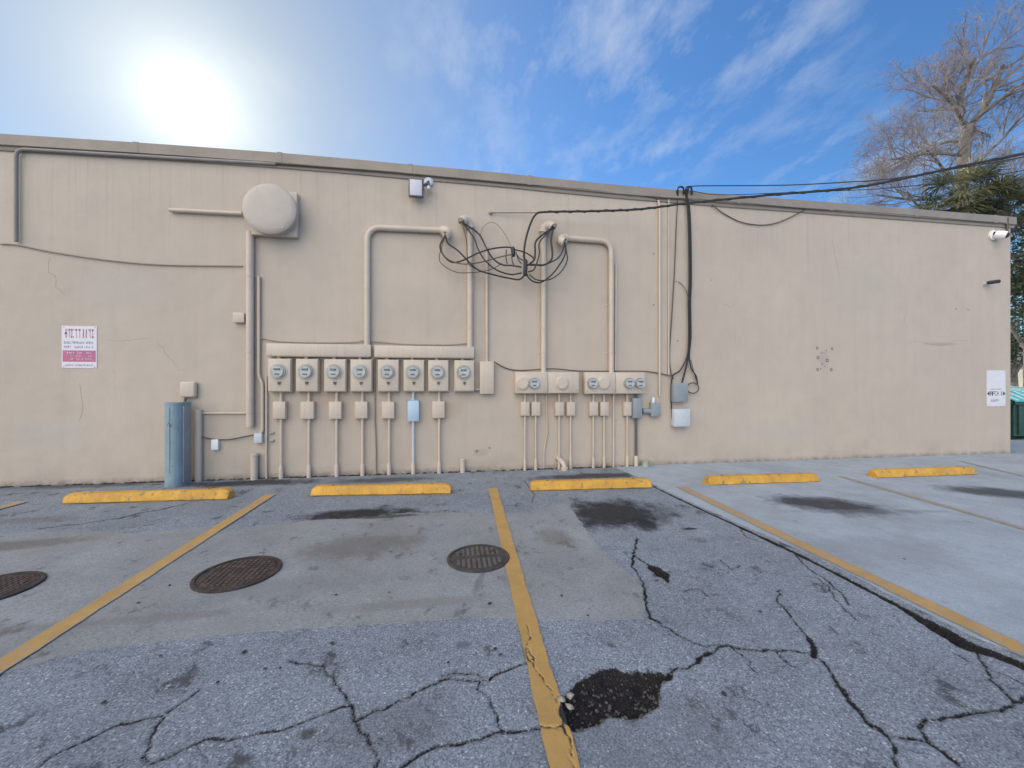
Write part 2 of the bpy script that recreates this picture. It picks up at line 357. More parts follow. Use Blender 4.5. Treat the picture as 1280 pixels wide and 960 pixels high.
# ------------------------------------------------------------------ ground
def pline(s): return [tuple(G(*p))[:2] for p in s]
CR = [  # (half width m, survey points)
    (.0055, [(40, 965), (60, 948), (105, 927), (150, 905), (190, 897), (205, 894), (225, 880), (250, 862)]),
    (.0055, [(205, 897), (187, 925), (180, 945), (190, 954), (215, 945), (260, 922), (300, 922), (350, 912), (390, 897), (437, 882)]),
    (.0055, [(362, 825), (385, 829), (405, 832), (410, 842), (420, 855), (432, 868), (440, 882), (444, 900), (450, 915), (463, 930), (470, 942), (468, 962)]),
    (.006, [(445, 900), (480, 887), (505, 873), (530, 860), (550, 850), (565, 847), (600, 850), (612, 850), (625, 840), (640, 835), (655, 829)]),
    (.004, [(540, 856), (560, 842), (585, 842), (604, 846)]),
    (.0045, [(600, 850), (597, 862), (612, 875), (616, 885), (622, 905), (628, 915)]),
    (.0065, [(492, 966), (505, 955), (530, 940), (560, 930), (590, 924), (620, 915), (660, 913), (703, 909)]),
    (.0042, [(658, 782), (663, 800), (660, 812), (668, 824), (668, 835), (675, 845), (683, 858), (690, 865), (699, 882)]),
    (.004, [(668, 824), (660, 829), (655, 829)]), (.0035, [(662, 800), (656, 815), (660, 826), (668, 832)]),
    (.0045, [(704, 905), (712, 925), (714, 940), (719, 966)]),
    (.007, [(840, 839), (865, 832), (880, 820), (895, 812), (910, 806), (925, 811), (940, 812), (970, 813), (1010, 815)]),
    (.012, [(872, 828), (882, 818), (888, 816)]),
    (.0065, [(975, 737), (971, 750), (983, 764), (1000, 785), (1015, 806), (1017, 818), (1037, 839), (1058, 870), (1083, 902), (1108, 918), (1117, 931), (1125, 966)]),
    (.014, [(1012, 798), (1017, 812), (1017, 820)]),
    (.009, [(1040, 845), (1058, 870), (1083, 902), (1108, 918)]),
    (.0075, [(1110, 918), (1135, 922), (1160, 927), (1179, 939), (1204, 960), (1215, 975)]),
    (.0105, [(1179, 939), (1204, 960)]),
    (.0075, [(1160, 927), (1150, 910), (1156, 902), (1183, 895), (1215, 892), (1242, 887), (1256, 884), (1267, 877), (1290, 872)]),
    (.006, [(1268, 877), (1258, 866), (1246, 856), (1238, 845), (1233, 833), (1217, 810), (1205, 800)]),
    (.004, [(1233, 833), (1210, 826), (1190, 815)]), (.004, [(1240, 838), (1262, 846), (1285, 858)]),
    (.0095, [(806, 738), (808, 760), (812, 772), (825, 778)]), (.0055, [(822, 777), (850, 795), (875, 806), (900, 808)]),
    (.010, [(796, 672), (793, 690), (790, 706)]), (.0065, [(790, 706), (797, 716), (804, 727), (807, 742)]), (.006, [(793, 695), (808, 704), (820, 713)]),
    (.006, [(994, 693), (1005, 705), (1021, 718), (1032, 724), (1050, 739), (1062, 756)]), (.004, [(1005, 720), (1022, 722), (1037, 735), (1045, 750), (1071, 775)]),
    (.004, [(900, 700), (915, 712), (925, 706)]), (.004, [(855, 740), (870, 735), (885, 745), (898, 742)]), (.0045, [(925, 660), (935, 672), (955, 678)]),
    (.004, [(910, 806), (930, 820), (945, 840)]), (.0035, [(970, 813), (985, 830), (998, 836)]),
    (.005, [(393, 649), (430, 647), (470, 642), (514, 640), (555, 640), (581, 640)]),
    (.008, [(47, 661), (100, 655), (151, 647), (180, 640), (201, 637), (225, 631), (242, 627)]),
    (.012, [(150, 648), (180, 640), (201, 637), (222, 632)]),
    (.012, [(190, 606), (250, 604), (285, 604), (305, 602), (318, 602)]), (.011, [(255, 612), (285, 606), (315, 601), (345, 598)]),
    (.004, [(655, 600), (668, 618), (666, 628)]),
]
HOLES = [[(696, 873), (714, 861), (721, 853), (737, 844), (747, 837), (769, 835), (790, 841), (817, 841), (842, 838), (840, 849), (826, 858), (823, 870),
          (824, 882), (811, 890), (790, 899), (762, 897), (749, 906), (719, 914), (704, 906), (697, 889)],
         [(803, 700), (818, 707), (834, 715), (836, 729), (828, 722), (816, 715)]]
SEAM = [(812, 606), (850, 624), (875, 636), (917, 655), (958, 674), (996, 692), (1042, 715), (1125, 758), (1165, 781), (1208, 806), (1245, 818), (1285, 834), (1330, 857)]
SEAMW = [.010, .018, .016, .018, .024, .020, .018, .020, .042, .050, .034, .036, .03]
PADEDGE = [(817, 606), (855, 624), (880, 635.5), (921, 653.5), (962, 671), (1000, 688), (1046, 709), (1129, 752), (1212, 793), (1284, 823.5), (1335, 847)]
rs = np.random.RandomState(3)
def jag(pts, amp, step=.05):
    out = [pts[0]]
    for a, b in zip(pts, pts[1:]):
        n = max(1, int(math.dist(a, b) / step))
        for k in range(1, n + 1):
            j = amp if k < n else amp * .3
            out.append((a[0] + (b[0] - a[0]) * k / n + rs.uniform(-j, j), a[1] + (b[1] - a[1]) * k / n + rs.uniform(-j, j)))
    return out
SEGS = []
for w, s in CR:
    q = jag(pline(s), .013, .032)
    for i, (a, b) in enumerate(zip(q, q[1:])):
        ww = w * rs.uniform(.45, 1.15); SEGS.append((*a, *b, ww))
seamline = pline(SEAM)
for i, (a, b) in enumerate(zip(seamline, seamline[1:])):
    n = 14
    for k in range(n):
        t0, t1 = k / n, (k + 1) / n
        w = SEAMW[i] + (SEAMW[i + 1] - SEAMW[i]) * t0
        SEGS.append((a[0] + (b[0] - a[0]) * t0, a[1] + (b[1] - a[1]) * t0, a[0] + (b[0] - a[0]) * t1, a[1] + (b[1] - a[1]) * t1, w * rs.uniform(.6, 1.3)))
HOLEP = [jag(pline(h) + [pline(h)[0]], .020, .035) for h in HOLES]
# the joint along the foot of the wall
for k in range(160):
    x0 = -6.6 + k * .06; SEGS.append((x0, -.005, x0 + .06, -.005, rs.uniform(.008, .026)))

def edge_field(X, Y):                           # signed distance (m) to the nearest crack or hole edge, clipped
    out = np.full(X.shape, .06, np.float32)
    fx, fy = X.ravel(), Y.ravel(); o = out.ravel()
    def near(x0, x1, y0, y1):
        return np.nonzero((fx > x0) & (fx < x1) & (fy > y0) & (fy < y1))[0]
    # bucket by coarse tiles so that each segment looks only at its own neighbourhood
    order = {}
    tx = np.floor(fx / .5).astype(int); ty = np.floor(fy / .5).astype(int)
    key = tx * 4096 + ty; srt = np.argsort(key, kind='stable'); ks = key[srt]
    uk, st = np.unique(ks, return_index=True); en = np.append(st[1:], len(ks))
    for k_, a_, b_ in zip(uk, st, en): order[int(k_)] = srt[a_:b_]
    for (ax, ay, bx, by, w) in SEGS:
        m_ = .08
        for i in range(math.floor((min(ax, bx) - m_) / .5), math.floor((max(ax, bx) + m_) / .5) + 1):
            for j in range(math.floor((min(ay, by) - m_) / .5), math.floor((max(ay, by) + m_) / .5) + 1):
                id_ = order.get(i * 4096 + j)
                if id_ is None: continue
                x, y = fx[id_], fy[id_]; dx, dy = bx - ax, by - ay; ll = dx * dx + dy * dy + 1e-12
                t = np.clip(((x - ax) * dx + (y - ay) * dy) / ll, 0, 1)
                d = np.hypot(x - ax - t * dx, y - ay - t * dy) - w
                o[id_] = np.minimum(o[id_], d)
    for h in HOLEP:
        hx = [p[0] for p in h]; hy = [p[1] for p in h]
        id_ = near(min(hx) - .1, max(hx) + .1, min(hy) - .1, max(hy) + .1)
        if not len(id_): continue
        x, y = fx[id_], fy[id_]; d = np.full(len(id_), 9., np.float32); ins = np.zeros(len(id_), bool)
        for (ax, ay), (bx, by) in zip(h, h[1:] + h[:1]):
            dx, dy = bx - ax, by - ay; ll = dx * dx + dy * dy + 1e-12
            t = np.clip(((x - ax) * dx + (y - ay) * dy) / ll, 0, 1); d = np.minimum(d, np.hypot(x - ax - t * dx, y - ay - t * dy))
            cond = ((ay > y) != (by > y)); ins ^= cond & (x < (bx - ax) * (y - ay) / (by - ay + 1e-12) + ax)
        o[id_] = np.minimum(o[id_], np.where(ins, -d, d))
    return np.clip(o, -.06, .06).reshape(X.shape)
def ground_z(X, Y, E):
    z = .0010 * np.sin(X * 2.1 + 1.3 * np.sin(Y * 1.7)) * np.sin(Y * 2.6 + .7)
    k = np.clip((.004 - E) / .014, 0, 1); z = z - .011 * k
    deep = np.clip((-E - .008) / .03, 0, 1)
    return z - deep * (.034 + .010 * np.sin(X * 61 + 3 * np.sin(Y * 47)) * np.sin(Y * 53))

def grid_mesh(name, xs, ys, mat, zoff=0.0, field=True):
    X, Y = np.meshgrid(np.array(xs), np.array(ys)); nx, ny = len(xs), len(ys)
    E = edge_field(X, Y) if field else np.full(X.shape, .06, np.float32)
    Z = ground_z(X, Y, E) * ((np.abs(X) < 12) & (np.abs(Y) < 8)) + zoff
    me = bpy.data.meshes.new(name)
    co = np.stack([X, Y, Z], -1).reshape(-1, 3).astype(np.float32)
    i = np.arange(nx * ny).reshape(ny, nx)
    q = np.stack([i[:-1, :-1], i[:-1, 1:], i[1:, 1:], i[1:, :-1]], -1).reshape(-1, 4)
    me.vertices.add(len(co)); me.vertices.foreach_set('co', co.ravel())
    me.loops.add(q.size); me.loops.foreach_set('vertex_index', q.ravel().astype(np.int32))
    me.polygons.add(len(q)); me.polygons.foreach_set('loop_start', np.arange(0, q.size, 4, dtype=np.int32))
    me.update(calc_edges=True)
    me.polygons.foreach_set('use_smooth', [True] * len(q))
    at = me.attributes.new('edge', 'FLOAT', 'POINT'); at.data.foreach_set('value', E.ravel().astype(np.float32))
    me.materials.append(M[mat]); o = bpy.data.objects.new(name, me); COL.objects.link(o); return o
xs = [-900, -300, -100, -40, -20, -12, -9, -7.5] + list(np.arange(-6.6, 3.3, .0105)) + [4, 6, 9, 12, 16, 25, 50, 120, 350, 900]
ys = [-900, -300, -100, -40, -20, -12, -9, -7.5, -6.5, -5.8] + list(np.arange(-5.25, .03, .0105)) + [.5, 2, 5, 9, 14, 25, 60, 150, 350, 900]
tag(grid_mesh('asphalt_ground', xs, ys, 'asphalt'), 'worn grey asphalt parking lot with cracks and a pothole', 'parking lot', kind='structure')

def sheet(name, poly, z, mat, thick=.02):        # a flat slab with a ragged outline
    mb = MB(); vs = [mb.bm.verts.new((p[0], p[1], z)) for p in poly]
    for t in tessellate_polygon([[Vector((p[0], p[1], 0)) for p in poly]]):
        try: mb.bm.faces.new([vs[i] for i in t])
        except ValueError: pass
    lo = [mb.bm.verts.new((p[0], p[1], z - thick)) for p in poly]
    n = len(poly)
    for i in range(n): mb.bm.faces.new((vs[i], lo[i], lo[(i + 1) % n], vs[(i + 1) % n]))
    return mb.build(name, mat, smooth=False)
PATCH = [(0, 843), (40, 832), (80, 821), (120, 812), (250, 797), (400, 785), (500, 779), (560, 774), (610, 771), (700, 776), (760, 775), (804, 774), (807, 760), (803, 738), (790, 720), (766, 704),
         (733, 664), (709, 629), (690, 633), (665, 638), (620, 643), (581, 641), (514, 641), (440, 648), (393, 651), (336, 656), (300, 663), (285, 665), (250, 660), (200, 664), (158, 667), (100, 663), (47, 664), (0, 668)]
pp = pline(PATCH)
pp = [(-7.4, pp[-1][1] - .1), (-7.4, pp[0][1] - .2)] + pp
tag(sheet('concrete_patch', jag(pp + [pp[0]], .014, .035)[:-1], .0042, 'patch'), 'smooth grey concrete patch around the manhole covers', 'pavement patch', kind='structure')
sx0, sy0 = seamline[0]; sx1, sy1 = seamline[-1]
dirx = (sx1 - sx0) / (sy1 - sy0)
pad = [(sx0 + .02 + dirx * (0 - sy0), .0)] + jag(pline(PADEDGE), .008, .05) + [(sx1 + .03 + dirx * (-16 - sy1), -16), (26, -16), (26, 14), (11.6, 14), (11.6, .0)]
tag(sheet('concrete_pad', pad, .008, 'pad', .03), 'pale grey brushed concrete parking pad right of the cracked asphalt', 'parking pad', kind='structure')

def parking_line(p0, p1, w, label, z=.0105, wear0=0., wear1=0., flat=False):
    a, b = Vector(p0[:2]), Vector(p1[:2]); d = b - a; ln = d.length; d.normalize(); s = Vector((-d.y, d.x))
    nl, nw = max(2, int(ln / .0105)), max(2, int(w / .0105))
    T, S = np.meshgrid(np.linspace(0, ln, nl + 1), np.linspace(-w / 2, w / 2, nw + 1), indexing='ij')
    jit = 1 + .035 * np.sin(T * 9) + .03 * np.sin(T * 23 + 1) + .02 * np.sin(T * 71)
    X = a.x + d.x * T + s.x * S * jit; Y = a.y + d.y * T + s.y * S * jit
    E = np.full(X.shape, .06, np.float32) if flat else edge_field(X, Y)
    Z = (0 if flat else np.maximum(ground_z(X, Y, E), -.011)) + z
    wear = .12 + wear0 + (wear1 - wear0) * T / ln + .22 * np.clip(np.abs(S) / (w / 2) - .72, 0, 1) / .28
    co = np.stack([X, Y, Z * np.ones_like(X)], -1).reshape(-1, 3).astype(np.float32); ny, nx = X.shape
    i = np.arange(nx * ny).reshape(ny, nx); q = np.stack([i[:-1, :-1], i[:-1, 1:], i[1:, 1:], i[1:, :-1]], -1).reshape(-1, 4)
    me = bpy.data.meshes.new('parking_line'); me.from_pydata(co.tolist(), [], q.tolist()); me.update()
    for nme, arr in (('edge', E), ('wear', wear)):
        at = me.attributes.new(nme, 'FLOAT', 'POINT'); at.data.foreach_set('value', arr.ravel().astype(np.float32))
    me.materials.append(M['line']); o = bpy.data.objects.new('parking_line', me); COL.objects.link(o)
    if me.polygons[0].normal.z < 0: me.flip_normals()
    return tag(o, label, 'parking line', 'yellow parking lines')
def ext(a, b, k): return (b[0] + (b[0] - a[0]) * k, b[1] + (b[1] - a[1]) * k)
g = lambda *p: tuple(G(*p))[:2]
a, b_ = g(616, 611), g(705, 957); parking_line(a, ext(a, b_, .25), .118, 'yellow parking line crossed by cracks and running past the slotted manhole cover', wear0=.15, wear1=.02)
a, b_ = g(338, 619), g(0, 835); parking_line(a, ext(a, b_, .25), .125, 'faded yellow parking line between the two rusty manhole covers', wear0=.26, wear1=.22)
a, b_ = g(851, 609.5), g(1280, 815.5); parking_line(a, ext(a, b_, .25), .140, 'yellow parking line along the broken edge of the concrete pad', z=.0125, wear0=.36, wear1=.22, flat=True)
a, b_ = g(1050, 596), g(1280, 662); parking_line(a, ext(a, b_, .6), .09, 'thin worn yellow parking line between the two wheel stops on the concrete pad', z=.0125, wear0=.42, wear1=.40, flat=True)
a, b_ = g(1200, 577), g(1280, 596); parking_line(a, ext(a, b_, 1.2), .085, 'barely visible yellow parking line nearest the dumpster', z=.0125, wear0=.50, wear1=.46, flat=True)
a = g(28, 628); parking_line(a, (a[0] - .12, -5.6), .125, 'worn end of a yellow parking line by the left end of the wall', wear0=.33, wear1=.2)

# loose stones in the pothole and dark debris bits on the pavement
for (px, py, r, lb) in ((702, 876, .021, 'pale stone at the left tip of the pothole beside the yellow line'), (713, 871, .017, 'smaller pale stone on the upper rim of the pothole'), (712, 884, .018, 'pale stone lying lowest of three in the pothole')):
    c = G(px, py); mb = MB(); bmesh.ops.create_icosphere(mb.bm, subdivisions=1, radius=r)
    for v in mb.bm.verts:
        v.co *= 1 + .6 * mnoise.noise(v.co * 70 + Vector((px, 0, 0))); v.co.z *= .5; v.co += c + Vector((0, 0, r * .25))
    tag(mb.build('loose_stone', 'stone', smooth=False), lb, 'stone', 'loose stones in the pothole')
mb = MB(); rg_ = random.Random(21); hp = HOLEP[0]; k = 0
while k < 170:
    x = rg_.uniform(min(p[0] for p in hp) - .03, max(p[0] for p in hp)); y = rg_.uniform(min(p[1] for p in hp), max(p[1] for p in hp) + .03)
    e_ = float(edge_field(np.array([[x]]), np.array([[y]]))[0, 0])
    if e_ > .012: continue
    k += 1; r = rg_.uniform(.003, .0095); z0 = float(ground_z(np.array([[x]]), np.array([[y]]), np.array([[e_]]))[0, 0]); n0 = len(mb.bm.verts)
    bmesh.ops.create_icosphere(mb.bm, subdivisions=1, radius=r)
    for v in list(mb.bm.verts)[n0:]: v.co *= rg_.uniform(.7, 1.25); v.co.z *= .7; v.co += Vector((x, y, z0 + r * .4))
tag(mb.build('gravel', paint('pothole_gravel_stone', (.085, .075, .068), .9, .5, 60, 0, spot=(.22, .19, .16), spot_t=(.62, .66), spot_s=70), smooth=False), 'dark loose gravel lying in the pothole', 'gravel', kind='stuff')
BITS = [(272, 855), (331, 838), (350, 837), (415, 806), (200, 822), (486, 742), (488, 691), (612, 756), (702, 746), (735, 771), (626, 820), (619, 813), (173, 755), (212, 733), (305, 817), (905, 870), (950, 766), (1130, 700), (420, 745), (560, 830), (130, 880), (1045, 860)]
mb = MB()
for i, (px, py) in enumerate(BITS):
    c = G(px, py); n0 = len(mb.bm.verts); bmesh.ops.create_icosphere(mb.bm, subdivisions=1, radius=random.uniform(.007, .013))
    mb.bm.verts.ensure_lookup_table(); ang = random.random() * 3
    for v in list(mb.bm.verts)[n0:]:
        v.co.x *= random.uniform(.8, 1.7); v.co.z *= .35
        v.co = Matrix.Rotation(ang, 3, 'Z') @ v.co + c + Vector((0, 0, .010))
tag(mb.build('leaf_debris', 'dirt', smooth=False), 'small dark leaf bits scattered over the pavement', 'debris', kind='stuff')

# ------------------------------------------------------------------ manhole covers
def manhole(px, py, r, mat, label, style):
    c = G(px, py, .01); t = thing('manhole_cover', (c.x, c.y, .008), label, 'manhole cover', 'manhole covers in the concrete patch')
    MB().lathe((c.x, c.y, .0), (0, 0, 1), [(.0, r * .90), (.0165, r * .90), (.0185, r * .915), (.0185, r * .985), (.016, r), (.0, r)], 64).build('frame_ring', mat, t)
    mb = MB().lathe((c.x, c.y, .0), (0, 0, 1), [(0, r * .885), (.0130, r * .885), (.0145, r * .86), (.0145, 0)], 64)
    rr = r * .80
    if style == 'grid':
        st = r * .135
        k = int(rr / st)
        for i in range(-k, k + 1):
            for j in range(-k, k + 1):
                if math.hypot(i, j) * st < rr:
                    x, y = c.x + i * st, c.y + j * st; s = st * .30
                    mb.box(x - s, x + s, y - s, y + s, .0140, .0185, .001, 1)
    else:
        st = r * .16; k = int(rr / st)
        for j in range(-k, k + 1):
            hw = math.sqrt(max(0, rr * rr - (j * st) ** 2)); x = c.x + j * st
            for (y0, y1) in ((-hw, -.03), (.03, hw)):
                if y1 - y0 > .04: mb.box(x - st * .28, x + st * .28, c.y + y0, c.y + y1, .0140, .0190, .001, 1)
    o = mb.build('cover', mat, t); o.data.materials.append(M[mat + '_worn'])
    for q in o.data.polygons:
        if q.center.z > .0085 and q.area < .01: q.material_index = 1
    for ang in (.6, 2.7): MB().lathe((c.x + math.cos(ang) * r * .62, c.y + math.sin(ang) * r * .62, .0130), (0, 0, 1), [(.0, .022), (.0068, .022), (.0068, .014), (.0062, 0)], 14).build('pick_hole', 'black', t)
    return t
manhole(298, 716, .285, 'rust', 'rusty brown manhole cover with a square stud pattern left of centre', 'grid')
manhole(-17, 738, .27, 'rust', 'smooth dark manhole cover left of the faded yellow line', 'grid')
manhole(598, 697, .255, 'iron', 'grey iron manhole cover with parallel bars touching the central yellow line', 'bars')

# ------------------------------------------------------------------ wheel stops
def wheel_stop(pl, pr, label):
    a, b = G(*pl), G(*pr); mid = (a + b) / 2; ln = (b - a).length; ang = math.atan2(b.y - a.y, b.x - a.x)
    t = thing('wheel_stop', (mid.x, mid.y, 0), label, 'wheel stop', 'yellow concrete wheel stops along the wall')
    t.rotation_euler = (0, 0, ang)
    h, w, tw, e = .122, .165, .095, .05
    mb = MB(); n = 40; rows = []
    prof = [(.020, .0), (.014, .012), (.0, .018), (.004, .034), (.022, h * .72), (w / 2 - tw / 2, h - .004), (w / 2 - tw / 2 + .012, h), (w / 2 + tw / 2 - .012, h), (w / 2 + tw / 2, h - .004), (w - .022, h * .72), (w - .004, .034), (w, .018), (w - .014, .012), (w - .020, 0)]
    for i in range(n + 1):
        u = -ln / 2 + ln * i / n; de = min(u + ln / 2, ln / 2 - u); k = min(1, .74 + .26 * math.sqrt(min(1, de / e)))
        row = []
        for (y, zz) in prof:
            ns = mnoise.noise(Vector((u * 6 + mid.x, y * 20, zz * 20))) * .006
            row.append(mb.bm.verts.new((u, y + ns, max(0, zz * (k if zz > .05 else 1) + ns + (.016 if zz > 0 else 0) * 0))))
        rows.append(row)
    for r0, r1 in zip(rows, rows[1:]):
        for j in range(len(prof) - 1): mb.bm.faces.new((r0[j], r1[j], r1[j + 1], r0[j + 1]))
    mb.bm.faces.new(rows[0]); mb.bm.faces.new(rows[-1][::-1])
    o = mb.build('concrete_body', 'curb_yellow'); o.parent = t
    for s in (-.36, .36):
        pm = MB().lathe((ln * s, w / 2, h - .004), (0, 0, 1), [(0, .015), (.006, .015), (.007, .009), (.007, 0)], 12)
        o = pm.build('anchor_pin', 'rust'); o.parent = t
    return t
wheel_stop((77, 631), (284, 625), 'yellow wheel stop in front of the blue pedestal')
wheel_stop((388, 621), (563, 618), 'bright yellow wheel stop below the row of eight single meters')
wheel_stop((664, 614.5), (815, 610.5), 'yellow wheel stop below the two wide meter banks')
wheel_stop((887, 607.5), (1025, 603), 'yellow wheel stop on the concrete pad right of the grey boxes')
wheel_stop((1097, 598.5), (1222, 594), 'yellow wheel stop on the concrete pad nearest the corner of the building')

# ------------------------------------------------------------------ building
XL, XR, DEPTH = -16.0, W(1263, 500).x, 13.0
top_pts = [(0, 166.5), (150, 176), (340, 189.5), (420, 196.5), (540, 207.5), (640, 217), (760, 229.5), (880, 240), (1000, 249.5), (1120, 259), (1246, 269)]
tp = [W(x, y, .06) for x, y in top_pts]
tx_ = [XL, -9] + [p.x for p in tp[:-1]] + [XR + .06]; tz_ = [tp[0].z - .05, tp[0].z - .02] + [p.z for p in tp]
def topz(x): return float(np.interp(x, tx_, tz_))
bld = thing('building', (0, 0, 0), 'long low beige stucco building with flat roof seen from its blank back wall', 'building')
mb = MB(); nseg = 60; CT = .165
xsw = np.linspace(XL, XR, nseg + 1)
fr = [(mb.bm.verts.new((x, 0, -.05)), mb.bm.verts.new((x, 0, topz(x) - .03))) for x in xsw]
bk = [(mb.bm.verts.new((x, DEPTH, -.05)), mb.bm.verts.new((x, DEPTH, topz(x) - .03))) for x in xsw]
for A in (fr, bk):
    for p, q in zip(A, A[1:]): mb.bm.faces.new((p[0], q[0], q[1], p[1]))
for i in (0, -1): mb.bm.faces.new((fr[i][0], bk[i][0], bk[i][1], fr[i][1]))
mb.build('wall', 'wall', bld)
mb = MB(); x2 = XR - .25
vs = [[mb.bm.verts.new((x, y, topz(x) - .35)) for x in (XL + .25, x2)] for y in (.25, DEPTH - .25)]
mb.bm.faces.new((vs[0][0], vs[0][1], vs[1][1], vs[1][0])); mb.build('roof', 'roofing', bld)
# coping: stepped metal band along the top edge
def coping(path, nrm):
    mb = MB(); prof = [(.0, -CT - .05), (.020, -CT - .05), (.026, -CT - .04), (.026, -CT), (.060, -CT + .012), (.060, -.010), (.050, 0), (-.26, .0), (-.26, -.2)]
    rows = []
    for p in path:
        rows.append([mb.bm.verts.new(Vector((p[0] + nrm[0] * o, p[1] + nrm[1] * o, p[2] + dz + .004 * mnoise.noise(Vector((p[0] * .9, p[1], 0)))))) for o, dz in prof])
    for a, b in zip(rows, rows[1:]):
        for j in range(len(prof) - 1): mb.bm.faces.new((a[j], b[j], b[j + 1], a[j + 1]))
    mb.bm.faces.new(rows[0]); mb.bm.faces.new(rows[-1][::-1]); return mb
cp = coping([(x, 0, topz(x)) for x in np.linspace(XL, XR + .06, 90)], (0, -1)).build('parapet_coping', 'coping', bld)
for k in range(14):                              # lapped joints of the coping
    x = -14.2 + k * 1.93; MB().box(x, x + .07, -.0635, -.02, topz(x) - CT + .008, topz(x) + .004, .002, 1).build('coping_joint', 'coping', cp)
coping([(XR, y, topz(XR)) for y in np.linspace(.062, DEPTH, 10)], (1, 0)).build('parapet_coping', 'coping', bld)
# hairline cracks and scratches in the stucco
CRK = paint('crack_grey', (.24, .19, .155), .9, .2); HOL = paint('hole_dark', (.045, .036, .032), .9, .3)
def hair(pts, r=.0022):
    mb = MB()
    q = [tuple(W(*p)) for p in pts]; out = []
    for a, b in zip(q, q[1:]):
        for k in range(6):
            t = k / 6; out.append((a[0] + (b[0] - a[0]) * t + random.uniform(-.008, .008), .0008, a[2] + (b[2] - a[2]) * t + random.uniform(-.008, .008)))
    mb.tube(out, r, 4).build('hairline_crack', CRK, bld)
for c_ in ([(62, 322), (60, 340), (70, 345), (70, 358), (84, 372)], [(135, 425), (152, 426), (178, 423), (190, 424)], [(196, 428), (203, 434), (210, 446), (218, 452), (222, 462), (234, 463)],
           [(1136, 428), (1150, 427), (1165, 431), (1180, 432), (1195, 425), (1213, 426)], [(1134, 385), (1130, 400), (1136, 414)], [(100, 480), (104, 510), (98, 530)], [(905, 380), (915, 384), (920, 377)], [(1040, 300), (1046, 330), (1050, 350)]):
    hair(c_)
for (px, py, r) in ((1021.5, 435, .022), (1040, 436, .021), (1022.5, 447, .026), (1034, 450.5, .026), (1022, 462, .022), (1039, 462, .022), (1027, 441, .012), (1033, 438, .011), (1028, 455, .011), (1031, 458, .009), (1026, 461, .012), (845, 352, .012), (847, 426, .012), (817, 317, .012), (817, 381, .012), (889, 350, .008), (596, 564, .018), (612, 560, .013), (1195, 386, .014), (1210, 387, .012)):
    c = W(px, py); MB().lathe((c.x, .003, c.z), (0, -1, 0), [(0, r * 1.3), (.004, r * 1.2), (.003, r * .7), (.001, 0)], 12).build('anchor_hole', HOL, bld)
# damp dirt strip heaped in the corner between wall and pavement
mb = MB()
for k in range(230):
    x = random.uniform(-6.2, 3.2); 
    if random.random() < .5: x = random.choice([-2.6, -3.9, -1.4, 1.3, 2.3, 2.6, -4.2]) + random.gauss(0, .3)
    r = random.uniform(.008, .028); n0 = len(mb.bm.verts); bmesh.ops.create_icosphere(mb.bm, subdivisions=1, radius=r)
    for v in list(mb.bm.verts)[n0:]:
        v.co.x *= 1.8; v.co.z *= .55; v.co += Vector((x, -random.uniform(.005, .05), .004))
tag(mb.build('soil_litter', 'dirt', smooth=False), 'dark soil and litter gathered along the foot of the wall', 'litter', kind='stuff')

# ------------------------------------------------------------------ service masts with weatherheads
def weatherhead(t, c, axis, down):               # hood at the end of a mast: collar, bonnet, insulated throats
    c, ax, dn = Vector(c), Vector(axis).normalized(), Vector(down).normalized()
    MB().lathe(c - ax * .05, ax, [(0, .0), (0, .046), (.05, .046), (.055, .052), (.075, .052), (.08, 0)], 18).build('collar', 'grey' if False else 'beige_pipe', t)
    mb = MB(); bon = []
    for k in range(7):
        a = k / 6 * R(150); bon.append(c + ax * (.03 + .10 * math.sin(a)) + dn * (.10 * (1 - math.cos(a))))
    mb.tube(bon, .080, 14, True, .074); mb.build('bonnet', 'beige_pipe', t)
    e = bon[-1]; sd = ax.cross(dn)
    for s in (-1, 0, 1): MB().lathe(e + sd * .042 * s, (bon[-1] - bon[-2]), [(-.02, .0), (-.02, .012), (.012, .012), (.012, 0)], 10).build('throat', 'black', t)
    return e
def strap(mb, c, r, axis='z'):
    c = Vector(c)
    if axis == 'z': mb.box(c.x - r * 1.9, c.x + r * 1.9, -.004, -.0005, c.z - .012, c.z + .012, .001, 1); mb.lathe((c.x, c.y, c.z - .012), (0, 0, 1), [(0, r + .004), (.024, r + .004)], 16)
    else: mb.box(c.x - .012, c.x + .012, -.004, -.0005, c.z - r * 1.9, c.z + r * 1.9, .001, 1); mb.lathe((c.x - .012, c.y, c.z), (1, 0, 0), [(0, r + .004), (.024, r + .004)], 16)
def mast(pts, r, label, straps, head=None, off=.055, bendr=.22, group='service masts on the wall'):
    P = [W(x, y, off) for x, y in pts]
    for i in range(len(P)): P[i].y = -off
    t = thing('service_mast', (P[-1].x, 0, P[-1].z), label, 'conduit', group)
    MB().tube(bend(P, bendr, 10), r, 14).build('conduit', 'beige_pipe', t)
    for (x, y, ax) in straps:
        c = W(x, y, off); c.y = -off; mb = MB(); strap(mb, c, r, ax); mb.build('strap', 'beige_pipe', t)
    if head: return t, weatherhead(t, P[0], head[0], head[1])
    return t, P[0]
tA, hA = mast([(549, 288), (459, 284), (459, 437)], .046, 'beige service mast bending left from the leftmost weatherhead down to the left trough', [(520, 287, 'x'), (459, 360, 'z'), (459, 410, 'z')], ((1, 0, 0), (.1, -.8, -.7)))
tB, hB = mast([(587.5, 288), (587.5, 437)], .046, 'straight beige service mast rising from the right trough to a weatherhead', [(587.5, 350, 'z'), (587.5, 410, 'z')], ((0, 0, 1), (-.75, -.7, 0)))
tD, hD = mast([(679.5, 293), (679.5, 468)], .046, 'straight beige service mast rising from the left wide meter bank', [(679.5, 375, 'z'), (679.5, 440, 'z')], ((0, 0, 1), (.75, -.7, 0)))
